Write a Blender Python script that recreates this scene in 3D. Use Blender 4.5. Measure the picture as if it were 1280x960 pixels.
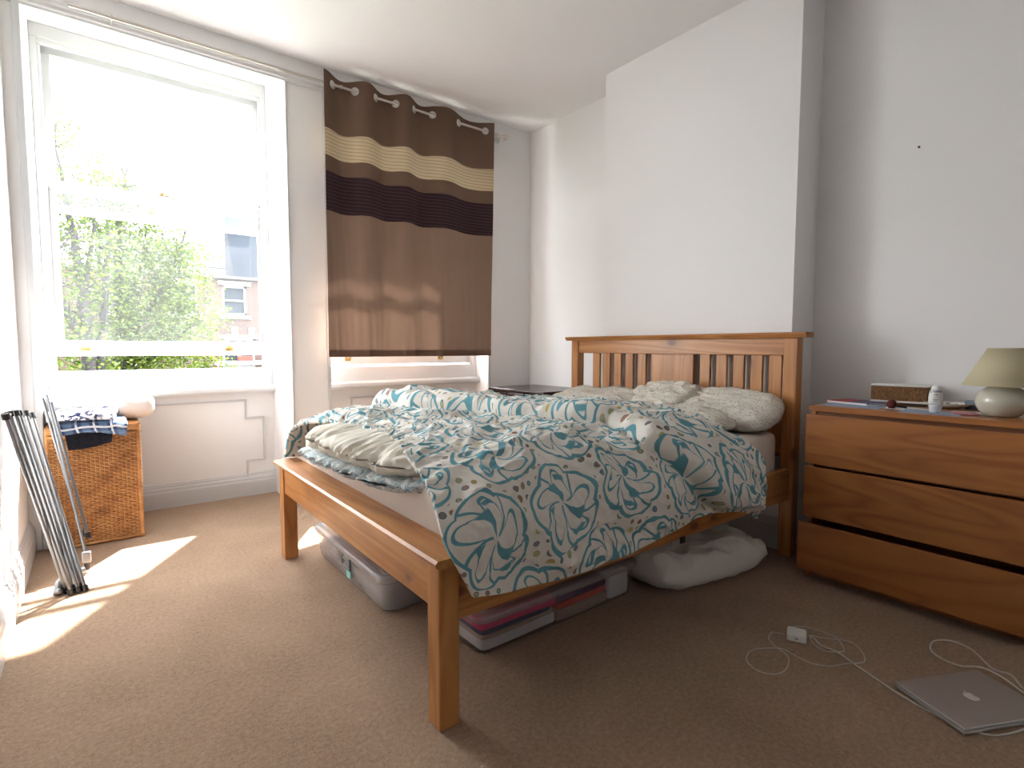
import bpy, bmesh, math, random
import numpy as np
from mathutils import Vector, Matrix

for o in list(bpy.data.objects):
    bpy.data.objects.remove(o)
SC = bpy.context.scene
COL = SC.collection
PI = math.pi
R = math.radians

# ------------------------------------------------------------------ camera
cam_d = bpy.data.cameras.new('camera')
cam = bpy.data.objects.new('camera', cam_d)
COL.objects.link(cam)
YAW, PIT, ROL, F = 0.6602, 0.0673, 0.0012, 669.97
fw = Vector((math.sin(YAW)*math.cos(PIT), math.cos(YAW)*math.cos(PIT), -math.sin(PIT)))
rt = Vector((math.cos(YAW), -math.sin(YAW), 0))
up = rt.cross(fw)
rt2 = rt*math.cos(ROL)+up*math.sin(ROL)
up2 = up*math.cos(ROL)-rt*math.sin(ROL)
cam.matrix_world = Matrix(((rt2.x, up2.x, -fw.x, 0), (rt2.y, up2.y, -fw.y, 0), (rt2.z, up2.z, -fw.z, 1.0), (0, 0, 0, 1)))
cam_d.sensor_fit = 'HORIZONTAL'
cam_d.sensor_width = 36
cam_d.lens = F/1280*36
cam_d.clip_start = 0.02
SC.camera = cam

# ------------------------------------------------------------------ world, sun, exposure
world = bpy.data.worlds.new('world')
SC.world = world
world.use_nodes = True
bg = world.node_tree.nodes['Background']
bg.inputs[0].default_value = (0.955, 0.955, 1.0, 1)
bg.inputs[1].default_value = 8.2
sun_d = bpy.data.lights.new('sun', 'SUN')
sun = bpy.data.objects.new('sun', sun_d)
COL.objects.link(sun)
sdir = Vector((-0.449, -0.717, -1.0)).normalized()
sun.rotation_euler = sdir.to_track_quat('-Z', 'Y').to_euler()
sun.location = (4, 8, 9)
sun_d.energy = 21
sun_d.angle = R(1.1)
sun_d.color = (1.0, 0.94, 0.90)
for (x0, x1, yy, z0, z1) in ((-0.19, 0.95, 4.22, 0.8, 2.68), (1.2, 2.5, 3.95, 0.8, 2.62)):
    pl = bpy.data.lights.new('window_portal', 'AREA')
    pl.shape = 'RECTANGLE'
    pl.size, pl.size_y = x1-x0, z1-z0
    pl.cycles.is_portal = True
    po = bpy.data.objects.new('window_portal', pl)
    po.location = ((x0+x1)/2, yy, (z0+z1)/2)
    po.rotation_euler = (R(-90), 0, 0)
    COL.objects.link(po)
SC.view_settings.view_transform = 'Standard'
SC.view_settings.look = 'None'
SC.view_settings.gamma = 1
SC.view_settings.exposure = 1.5
SC.view_settings.use_curve_mapping = False

# ------------------------------------------------------------------ room numbers
D, W, HZ, C, Y1, Y2, L, DR = 3.4756, 2.8865, 2.7505, 2.6635, 2.4497, 1.2257, -0.2883, 3.93
YB = -1.1

# ------------------------------------------------------------------ mesh helpers
class MB:
    """collects geometry, builds one mesh object"""
    def __init__(s):
        s.v, s.f, s.uv = [], [], None
    def add(s, vs, fs):
        n = len(s.v)
        s.v += [tuple(p) for p in vs]
        s.f += [tuple(i+n for i in f) for f in fs]
        return s
    def bm(s, b):
        b.verts.ensure_lookup_table(); b.verts.index_update()
        s.add([v.co[:] for v in b.verts], [[v.index for v in f.verts] for f in b.faces])
        b.free()
        return s
    def box(s, a, b, bev=0.0, M=None, seg=2):
        m = bmesh.new()
        bmesh.ops.create_cube(m, size=1)
        a, b = Vector(a), Vector(b)
        for v in m.verts:
            v.co = Vector(((a.x+b.x)/2+v.co.x*abs(b.x-a.x), (a.y+b.y)/2+v.co.y*abs(b.y-a.y), (a.z+b.z)/2+v.co.z*abs(b.z-a.z)))
        if bev > 0:
            bmesh.ops.bevel(m, geom=list(m.edges), offset=bev, segments=seg, affect='EDGES', profile=0.5)
        if M is not None:
            m.transform(M)
        return s.bm(m)
    def tube(s, pts, r, n=8, cap=True, closed=False):
        pts = [Vector(p) for p in pts]
        rs = r if isinstance(r, (list, tuple)) else [r]*len(pts)
        vs, fs = [], []
        N = len(pts)
        prev = None
        for i, p in enumerate(pts):
            if closed:
                t = pts[(i+1) % N]-pts[i-1]
            else:
                t = pts[min(i+1, N-1)]-pts[max(i-1, 0)]
            t.normalize()
            if prev is None:
                a = Vector((0, 0, 1)) if abs(t.z) < 0.9 else Vector((1, 0, 0))
                x = t.cross(a).normalized()
            else:
                x = (prev-t*prev.dot(t)).normalized()
            prev = x
            y = t.cross(x)
            for k in range(n):
                a = 2*PI*k/n
                vs.append(p+(x*math.cos(a)+y*math.sin(a))*rs[i])
        m = N if closed else N-1
        for i in range(m):
            for k in range(n):
                a, b = i*n+k, i*n+(k+1) % n
                c, d = ((i+1) % N)*n+(k+1) % n, ((i+1) % N)*n+k
                fs.append((a, b, c, d))
        if cap and not closed:
            fs.append(tuple(range(n))[::-1])
            fs.append(tuple((N-1)*n+k for k in range(n)))
        return s.add(vs, fs)
    def lathe(s, prof, c=(0, 0, 0), n=32, M=None, sx=1, sy=1):
        vs, fs = [], []
        for (r, z) in prof:
            for k in range(n):
                a = 2*PI*k/n
                p = Vector((c[0]+r*sx*math.cos(a), c[1]+r*sy*math.sin(a), c[2]+z))
                vs.append(M @ p if M is not None else p)
        for i in range(len(prof)-1):
            for k in range(n):
                fs.append((i*n+k, i*n+(k+1) % n, (i+1)*n+(k+1) % n, (i+1)*n+k))
        return s.add(vs, fs)
    def prism(s, poly, a0, a1, axis='z'):
        """extrude 2D polygon along axis; poly coords are the other two axes in order"""
        n = len(poly)
        def P(p, a):
            return (p[0], p[1], a) if axis == 'z' else ((a, p[0], p[1]) if axis == 'x' else (p[0], a, p[1]))
        vs = [P(p, a0) for p in poly]+[P(p, a1) for p in poly]
        fs = [tuple(range(n)), tuple(range(2*n-1, n-1, -1))]
        fs += [(i, i+n, (i+1) % n+n, (i+1) % n) for i in range(n)]
        return s.add(vs, fs)
    def grid(s, P, flip=False):
        """P: array (a,b,3)"""
        a, b = P.shape[:2]
        n = len(s.v)
        s.v += [tuple(p) for p in P.reshape(-1, 3).tolist()]
        for i in range(a-1):
            for j in range(b-1):
                q = (n+i*b+j, n+(i+1)*b+j, n+(i+1)*b+j+1, n+i*b+j+1)
                s.f.append(q[::-1] if flip else q)
        return s
    def obj(s, name, mat, parent=None, smooth=False, uvs=None, fix=True, angle=None, **props):
        me = bpy.data.meshes.new(name)
        me.from_pydata(s.v, [], s.f)
        if fix:
            b = bmesh.new(); b.from_mesh(me)
            bmesh.ops.recalc_face_normals(b, faces=b.faces)
            b.to_mesh(me); b.free()
        if uvs is not None:
            l = me.uv_layers.new(name='uv')
            idx = np.zeros(len(me.loops), dtype=np.int32)
            me.loops.foreach_get('vertex_index', idx)
            l.data.foreach_set('uv', np.asarray(uvs, dtype=np.float32)[idx].ravel())
        if smooth:
            me.shade_smooth()
            if angle:
                me.set_sharp_from_angle(angle=R(angle))
        me.materials.append(mat)
        o = bpy.data.objects.new(name, me)
        COL.objects.link(o)
        if parent is not None:
            o.parent = parent
            o.matrix_parent_inverse = parent.matrix_basis.inverted() if parent.type == 'EMPTY' else Matrix()
        for k, v in props.items():
            o[k] = v
        return o

def thing(name, label, cat, loc=(0, 0, 0), rz=0, group=None):
    o = bpy.data.objects.new(name, None)
    COL.objects.link(o)
    o.location = loc
    o.rotation_euler = (0, 0, rz)
    o.empty_display_size = 0.1
    o['label'] = label
    o['category'] = cat
    if group:
        o['group'] = group
    return o
def tag(o, label, cat, group=None):
    o['label'] = label
    o['category'] = cat
    if group:
        o['group'] = group
    return o
def S(o):
    o['kind'] = 'structure'
    return o

# numpy noise
_rng = np.random.RandomState(7)
_perm = _rng.permutation(256)
_g = _rng.rand(256)*2*PI
def noise2(x, y, seed=0):
    x = np.asarray(x, float)+seed*17.31; y = np.asarray(y, float)+seed*9.73
    xi = np.floor(x).astype(int); yi = np.floor(y).astype(int)
    xf, yf = x-xi, y-yi
    u, v = xf**3*(xf*(xf*6-15)+10), yf**3*(yf*(yf*6-15)+10)
    def gr(ix, iy, dx, dy):
        h = _g[_perm[(_perm[ix & 255]+iy) & 255]]
        return np.cos(h)*dx+np.sin(h)*dy
    a = gr(xi, yi, xf, yf); b = gr(xi+1, yi, xf-1, yf)
    c = gr(xi, yi+1, xf, yf-1); d = gr(xi+1, yi+1, xf-1, yf-1)
    return (a+(b-a)*u)+((c+(d-c)*u)-(a+(b-a)*u))*v
def ridge(x, y, seed=0):
    return 1-np.abs(noise2(x, y, seed))*2.4
def sstep(a, b, x):
    t = np.clip((x-a)/(b-a), 0, 1)
    return t*t*(3-2*t)
def crom(pts, n):
    pts = np.array(pts, float)
    P = np.concatenate([(2*pts[0]-pts[1])[None], pts, (2*pts[-1]-pts[-2])[None]])
    t = np.linspace(0, len(pts)-1, n)
    i = np.minimum(t.astype(int), len(pts)-2)
    f = (t-i).reshape((-1,)+(1,)*(pts.ndim-1))
    a, b, c, d = P[i], P[i+1], P[i+2], P[i+3]
    return 0.5*((2*b)+(c-a)*f+(2*a-5*b+4*c-d)*f**2+(3*b-a-3*c+d)*f**3)

# ------------------------------------------------------------------ node helpers
class X:
    nt = None
    def __init__(s, v): s.v = v
    @staticmethod
    def m(op, *a):
        n = X.nt.nodes.new('ShaderNodeMath'); n.operation = op
        for i, q in enumerate(a):
            q = q.v if isinstance(q, X) else q
            if isinstance(q, (int, float)): n.inputs[i].default_value = q
            else: X.nt.links.new(q, n.inputs[i])
        return X(n.outputs[0])
    def __add__(s, o): return X.m('ADD', s, o)
    __radd__ = __add__
    def __sub__(s, o): return X.m('SUBTRACT', s, o)
    def __rsub__(s, o): return X.m('SUBTRACT', o, s)
    def __mul__(s, o): return X.m('MULTIPLY', s, o)
    __rmul__ = __mul__
    def __truediv__(s, o): return X.m('DIVIDE', s, o)
def ss(a, b, x):
    n = X.nt.nodes.new('ShaderNodeMapRange'); n.interpolation_type = 'SMOOTHSTEP'
    for i, q in zip((0, 1, 2), (x, a, b)):
        q = q.v if isinstance(q, X) else q
        if isinstance(q, (int, float)): n.inputs[i].default_value = q
        else: X.nt.links.new(q, n.inputs[i])
    return X(n.outputs[0])
def band(d, w):      # 1 where |d|<w
    return 1-ss(w*0.8, w*1.2, X.m('ABSOLUTE', d))

def new_mat(name, base=(0.8, 0.8, 0.8), rough=0.6, metal=0, spec=0.5):
    m = bpy.data.materials.new(name)
    m.use_nodes = True
    b = m.node_tree.nodes['Principled BSDF']
    b.inputs['Base Color'].default_value = (*base, 1)
    b.inputs['Roughness'].default_value = rough
    b.inputs['Metallic'].default_value = metal
    b.inputs['Specular IOR Level'].default_value = spec
    X.nt = m.node_tree
    return m, m.node_tree, b
def N(nt, t, **kw):
    n = nt.nodes.new(t)
    for k, v in kw.items():
        if k.startswith('i_'):
            n.inputs[k[2:].replace('_', ' ')].default_value = v
        else:
            setattr(n, k, v)
    return n
def coords(nt, kind='Object', scale=(1, 1, 1), rot=(0, 0, 0), loc=(0, 0, 0)):
    tc = N(nt, 'ShaderNodeTexCoord')
    mp = N(nt, 'ShaderNodeMapping')
    mp.inputs['Scale'].default_value = scale
    mp.inputs['Rotation'].default_value = rot
    mp.inputs['Location'].default_value = loc
    nt.links.new(tc.outputs[kind], mp.inputs[0])
    return mp.outputs[0]
def noise(nt, vec, scale, detail=3, rough=0.5, dist=0):
    n = N(nt, 'ShaderNodeTexNoise')
    n.inputs['Scale'].default_value = scale
    n.inputs['Detail'].default_value = detail
    n.inputs['Roughness'].default_value = rough
    n.inputs['Distortion'].default_value = dist
    nt.links.new(vec, n.inputs['Vector'])
    return n.outputs[0]
def ramp(nt, fac, stops):
    r = N(nt, 'ShaderNodeValToRGB')
    e = r.color_ramp.elements
    while len(e) < len(stops): e.new(0.5)
    for q, (p, c) in zip(e, stops):
        q.position = p; q.color = (*c, 1)
    nt.links.new(fac, r.inputs[0])
    return r.outputs[0]
def mix(nt, fac, a, b, bt='MIX'):
    n = N(nt, 'ShaderNodeMix', data_type='RGBA', blend_type=bt)
    for i, q in ((0, fac), (6, a), (7, b)):
        q = q.v if isinstance(q, X) else q
        if isinstance(q, (int, float)): n.inputs[i].default_value = q
        elif isinstance(q, tuple): n.inputs[i].default_value = (*q, 1)
        else: nt.links.new(q, n.inputs[i])
    return n.outputs[2]
def bump(nt, b, h, strength=0.3, dist=0.01):
    n = N(nt, 'ShaderNodeBump')
    n.inputs['Strength'].default_value = strength
    n.inputs['Distance'].default_value = dist
    nt.links.new(h.v if isinstance(h, X) else h, n.inputs['Height'])
    nt.links.new(n.outputs[0], b.inputs['Normal'])
    return n

def paint(name, col, rough=0.6, bs=0.15, sc=60):
    m, nt, b = new_mat(name, col, rough)
    v = coords(nt)
    bump(nt, b, noise(nt, v, sc, 4), bs, 0.003)
    c = mix(nt, noise(nt, v, 1.3, 3), tuple(q*0.97 for q in col), tuple(min(1, q*1.02) for q in col))
    nt.links.new(c, b.inputs['Base Color'])
    return m
def plain(name, col, rough=0.5, metal=0, bs=0, sc=80, var=0.06):
    m, nt, b = new_mat(name, col, rough, metal)
    v = coords(nt)
    n = noise(nt, v, sc, 3)
    c = mix(nt, n, tuple(q*(1-var) for q in col), tuple(min(1, q*(1+var)) for q in col))
    nt.links.new(c, b.inputs['Base Color'])
    if bs: bump(nt, b, n, bs, 0.002)
    return m
def wood(name, axis, c1, c2, c3, knots=0.0, rough=0.38, ring=9, seed=0, knotc=(0.17, 0.055, 0.02), stretch=0.07):
    m, nt, b = new_mat(name, c1, rough)
    sc = [1, 1, 1]; sc['xyz'.index(axis)] = stretch
    v = coords(nt, scale=tuple(sc), loc=(seed, seed*0.7, seed*1.3))
    big = noise(nt, v, ring, 2, 0.5, 0.6)
    X.nt = nt
    fr = X.m('FRACT', X(big)*7.0)
    tri = X.m('ABSOLUTE', fr-0.5)*2.0
    fine = noise(nt, v, 160, 3, 0.6)
    f = tri*0.55+X(fine)*0.3+X(noise(nt, v, 4, 2))*0.35
    col = ramp(nt, f.v, [(0.2, c3), (0.5, c2), (0.85, c1)])
    if knots:
        sk = [1, 1, 1]; sk['xyz'.index(axis)] = 0.55
        vk = coords(nt, scale=tuple(sk), loc=(seed*2.1, seed, seed))
        vn = N(nt, 'ShaderNodeTexVoronoi'); vn.inputs['Scale'].default_value = 8.0
        nt.links.new(vk, vn.inputs['Vector'])
        # keep only some of the cells
        sp = N(nt, 'ShaderNodeSeparateColor'); nt.links.new(vn.outputs['Color'], sp.inputs[0])
        keep = ss(1-knots-0.01, 1-knots+0.01, X(sp.outputs[0]))
        rad = X(sp.outputs[1])*0.09+0.10
        d = X(vn.outputs['Distance'])+X(noise(nt, vk, 30, 2))*0.04-0.02
        k = (1-ss(rad*0.6, rad*1.3, d))*keep
        halo = (1-ss(rad*0.5, rad*4.0, d))*keep*0.45
        col = mix(nt, halo, col, tuple(q*0.7 for q in c3))
        col = mix(nt, k, col, knotc)
    nt.links.new(col, b.inputs['Base Color'])
    bump(nt, b, fine, 0.08, 0.002)
    b.inputs['Coat Weight'].default_value = 0.15
    b.inputs['Coat Roughness'].default_value = 0.3
    return m
def fabric(name, col, rough=0.9, bs=0.25, thread=900, wr=18, trans=0.0, wamp=0.5):
    m, nt, b = new_mat(name, col, rough, spec=0.2)
    v = coords(nt)
    n1 = noise(nt, v, thread, 2)
    n2 = noise(nt, v, wr, 4, 0.55, 0.8)
    c = mix(nt, n1, tuple(q*0.93 for q in col), tuple(min(1, q*1.04) for q in col))
    nt.links.new(c, b.inputs['Base Color'])
    h = X(n1)*0.05+X(n2)*wamp
    bump(nt, b, h, bs, 0.02)
    if trans:
        t = N(nt, 'ShaderNodeBsdfTranslucent')
        nt.links.new(c, t.inputs[0])
        ms = N(nt, 'ShaderNodeMixShader'); ms.inputs[0].default_value = trans
        out = nt.nodes['Material Output']
        nt.links.new(b.outputs[0], ms.inputs[1]); nt.links.new(t.outputs[0], ms.inputs[2])
        nt.links.new(ms.outputs[0], out.inputs[0])
    return m

M = {}
M['wall'] = paint('wall_paint', (0.88, 0.865, 0.865), 0.75, 0.12, 45)
M['ceiling'] = paint('ceiling_paint', (0.88, 0.86, 0.86), 0.8, 0.1, 30)
M['gloss'] = paint('gloss_white_paint', (0.64, 0.64, 0.65), 0.32, 0.05, 30)
M['pvc'] = plain('socket_white', (0.8, 0.79, 0.77), 0.35)

# carpet: beige loop with speckle
m, nt, b = new_mat('beige_carpet', (0.45, 0.34, 0.25), 0.98, spec=0.1)
v = coords(nt)
n1 = noise(nt, v, 230, 3, 0.7)
n2 = noise(nt, v, 75, 3, 0.6)
n3 = noise(nt, v, 2.2, 4, 0.6, 0.4)
f = X(n1)*0.45+X(n2)*0.35+X(n3)*0.25
col = ramp(nt, f.v, [(0.33, (0.18, 0.115, 0.07)), (0.5, (0.345, 0.228, 0.15)), (0.68, (0.50, 0.35, 0.245))])
nt.links.new(col, b.inputs['Base Color'])
bump(nt, b, X(n1)*0.6+X(n2)*0.6+X(n3)*0.3, 0.55, 0.012)
b.inputs['Sheen Weight'].default_value = 0.15
M['carpet'] = m

pc = ((0.56, 0.26, 0.085), (0.47, 0.195, 0.055), (0.35, 0.125, 0.032))
for ax in 'xyz':
    M['pine_'+ax] = wood('pine_'+ax, ax, *pc, knots=0.75, seed={'x': 1.0, 'y': 2.3, 'z': 3.7}[ax])
ok = ((0.40, 0.150, 0.038), (0.34, 0.120, 0.030), (0.255, 0.08, 0.02))
M['oak'] = wood('oak_veneer', 'y', *ok, rough=0.42, ring=5, seed=5.1, stretch=0.12)
M['oak_top'] = wood('oak_veneer_top', 'y', *ok, rough=0.35, ring=5, seed=8.1, stretch=0.1)
M['oak_dark'] = wood('oak_plinth', 'y', (0.3, 0.12, 0.04), (0.24, 0.09, 0.03), (0.18, 0.06, 0.02), rough=0.5, seed=2)
M['espresso'] = wood('espresso_wood', 'y', (0.045, 0.016, 0.012), (0.032, 0.011, 0.009), (0.02, 0.007, 0.006), rough=0.25, seed=4)
M['sheet'] = fabric('white_sheet', (0.74, 0.66, 0.60), bs=0.18, wr=7)
M['insert'] = fabric('duvet_insert_cotton', (0.80, 0.75, 0.66), bs=0.35, wr=26, wamp=0.6)
M['pillow_white'] = fabric('white_pillow_cotton', (0.76, 0.72, 0.67), bs=0.3, wr=14)
M['pillow_bright'] = fabric('bright_white_cotton', (0.85, 0.83, 0.82), bs=0.3, wr=14)
M['chrome'] = plain('satin_steel', (0.62, 0.62, 0.63), 0.28, 1.0)
M['rack_steel'] = plain('grey_rack_steel', (0.27, 0.28, 0.30), 0.30, 0.9)
M['rodm'] = plain('brushed_nickel', (0.55, 0.51, 0.47), 0.33, 1.0)
M['black_plastic'] = plain('black_plastic', (0.015, 0.015, 0.017), 0.4)
M['brass'] = plain('brass', (0.62, 0.42, 0.13), 0.35, 1.0)
M['alu'] = plain('brushed_aluminium', (0.52, 0.52, 0.52), 0.42, 0.7, sc=300)
M['alu_dark'] = plain('dark_gap', (0.03, 0.03, 0.03), 0.5)
M['white_plastic'] = plain('white_plastic', (0.78, 0.77, 0.75), 0.35)
M['grey_plastic'] = plain('grey_plastic', (0.36, 0.37, 0.38), 0.4)
M['cable'] = plain('white_cable_rubber', (0.62, 0.59, 0.53), 0.5)
M['logo'] = plain('logo_white', (0.85, 0.85, 0.83), 0.3)
M['ink'] = plain('navy_ink', (0.02, 0.03, 0.10), 0.6)
M['ink_grey'] = plain('grey_ink', (0.12, 0.12, 0.16), 0.6)
M['paper'] = plain('paper', (0.75, 0.74, 0.72), 0.8)
M['paper_blue'] = plain('blue_paper', (0.30, 0.36, 0.50), 0.6)
M['book_blue'] = plain('navy_cover', (0.06, 0.07, 0.16), 0.5)
M['red'] = plain('red_cover', (0.42, 0.03, 0.03), 0.5)
M['dark_red'] = plain('dark_red_bristle', (0.12, 0.018, 0.018), 0.9, bs=0.5)
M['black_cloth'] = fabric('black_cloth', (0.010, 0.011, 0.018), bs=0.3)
M['label_dark'] = plain('dark_label', (0.03, 0.05, 0.06), 0.5)
M['label_teal'] = plain('teal_label', (0.25, 0.62, 0.55), 0.5)
M['tin'] = plain('blue_grey_tin', (0.17, 0.22, 0.26), 0.22, 0.4)
M['ceramic'] = plain('cream_ceramic', (0.62, 0.60, 0.50), 0.13, var=0.02)
M['dish'] = plain('cream_dish', (0.72, 0.68, 0.60), 0.25)
M['pink'] = plain('pink_paper', (0.62, 0.22, 0.25), 0.6)
M['magenta'] = fabric('magenta_fabric', (0.62, 0.03, 0.13), bs=0.3)
M['redf'] = fabric('red_fabric', (0.60, 0.07, 0.04), bs=0.3)
M['purple'] = fabric('purple_fabric', (0.10, 0.03, 0.10), bs=0.3)
M['white_f'] = fabric('white_fabric', (0.70, 0.66, 0.62), bs=0.4)
M['tan_f'] = fabric('tan_fabric', (0.42, 0.30, 0.22), bs=0.3)
M['navy_f'] = fabric('navy_fabric', (0.03, 0.04, 0.10), bs=0.3)

# lamp shade: translucent cream card
m, nt, b = new_mat('cream_shade', (0.75, 0.68, 0.47), 0.8)
t = N(nt, 'ShaderNodeBsdfTranslucent'); t.inputs[0].default_value = (0.8, 0.72, 0.5, 1)
ms = N(nt, 'ShaderNodeMixShader'); ms.inputs[0].default_value = 0.3
bump(nt, b, noise(nt, coords(nt, scale=(1, 1, 4)), 200, 2), 0.15, 0.002)
nt.links.new(b.outputs[0], ms.inputs[1]); nt.links.new(t.outputs[0], ms.inputs[2])
nt.links.new(ms.outputs[0], nt.nodes['Material Output'].inputs[0])
M['shade'] = m

# window glass, a little dusty
def glass_mat(name, dust):
    m = bpy.data.materials.new(name); m.use_nodes = True
    nt = m.node_tree; nt.nodes.clear(); X.nt = nt
    out = N(nt, 'ShaderNodeOutputMaterial')
    tr = N(nt, 'ShaderNodeBsdfTransparent'); tr.inputs[0].default_value = (0.97, 0.99, 0.985, 1)
    gl = N(nt, 'ShaderNodeBsdfGlossy'); gl.inputs['Roughness'].default_value = 0.02
    tl = N(nt, 'ShaderNodeBsdfTranslucent'); tl.inputs[0].default_value = (0.9, 0.93, 0.95, 1)
    lwt = N(nt, 'ShaderNodeLayerWeight'); lwt.inputs[0].default_value = 0.5
    fr = X.m('POWER', X(lwt.outputs['Facing']), 5.0)*0.9+0.03
    a = N(nt, 'ShaderNodeMixShader'); c = N(nt, 'ShaderNodeMixShader')
    n = noise(nt, coords(nt, scale=(1, 1, 0.6)), 5, 4, 0.6, 0.5)
    d = X(n)*dust*1.2+dust*0.4
    nt.links.new(d.v, a.inputs[0]); nt.links.new(tr.outputs[0], a.inputs[1]); nt.links.new(tl.outputs[0], a.inputs[2])
    nt.links.new(fr.v, c.inputs[0]); nt.links.new(a.outputs[0], c.inputs[1]); nt.links.new(gl.outputs[0], c.inputs[2])
    nt.links.new(c.outputs[0], out.inputs[0])
    return m
M['glass'] = glass_mat('dusty_window_glass', 0.010)

# clear plastic of the storage boxes
def clear_plastic(name, tint, milk, rough=0.12):
    m = bpy.data.materials.new(name); m.use_nodes = True
    nt = m.node_tree; nt.nodes.clear(); X.nt = nt
    out = N(nt, 'ShaderNodeOutputMaterial')
    tr = N(nt, 'ShaderNodeBsdfTransparent'); tr.inputs[0].default_value = (*tint, 1)
    df = N(nt, 'ShaderNodeBsdfPrincipled'); df.inputs['Base Color'].default_value = (0.78, 0.77, 0.80, 1)
    df.inputs['Roughness'].default_value = 0.3
    gl = N(nt, 'ShaderNodeBsdfGlossy'); gl.inputs['Roughness'].default_value = rough
    lwt = N(nt, 'ShaderNodeLayerWeight'); lwt.inputs[0].default_value = 0.5
    fr = X.m('POWER', X(lwt.outputs['Facing']), 5.0)*0.9+0.03
    a = N(nt, 'ShaderNodeMixShader'); c = N(nt, 'ShaderNodeMixShader')
    n = noise(nt, coords(nt), 9, 3)
    d = X(n)*milk*0.4+milk*0.8
    nt.links.new(d.v, a.inputs[0]); nt.links.new(tr.outputs[0], a.inputs[1]); nt.links.new(df.outputs[0], a.inputs[2])
    nt.links.new(fr.v, c.inputs[0]); nt.links.new(a.outputs[0], c.inputs[1]); nt.links.new(gl.outputs[0], c.inputs[2])
    nt.links.new(c.outputs[0], out.inputs[0])
    return m
M['frosted'] = clear_plastic('frosted_plastic', (0.92, 0.92, 0.94), 0.36)
M['clear'] = clear_plastic('clear_plastic', (0.95, 0.95, 0.97), 0.05)
M['clear_lid'] = clear_plastic('clear_lid_plastic', (0.93, 0.93, 0.95), 0.18)

# wicker
m, nt, b = new_mat('honey_wicker', (0.6, 0.3, 0.1), 0.5)
v = coords(nt)
col = ramp(nt, noise(nt, v, 14, 4, 0.7), [(0.3, (0.34, 0.14, 0.045)), (0.5, (0.55, 0.27, 0.10)), (0.75, (0.68, 0.39, 0.17))])
nt.links.new(col, b.inputs['Base Color'])
bump(nt, b, noise(nt, v, 250, 2), 0.2, 0.002)
M['wicker'] = m
M['wicker_shade'] = plain('wicker_gap_shade', (0.07, 0.028, 0.010), 0.8)  # shade between the strands, put into the colour

# seagrass of the tissue box
m, nt, b = new_mat('seagrass_weave', (0.25, 0.12, 0.05), 0.8)
v = coords(nt, scale=(1, 1, 0.25))
n1 = noise(nt, v, 260, 3, 0.7)
nt.links.new(ramp(nt, n1, [(0.3, (0.09, 0.035, 0.012)), (0.5, (0.26, 0.125, 0.05)), (0.7, (0.45, 0.25, 0.12))]), b.inputs['Base Color'])
bump(nt, b, n1, 0.6, 0.003)
M['seagrass'] = m

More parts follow.
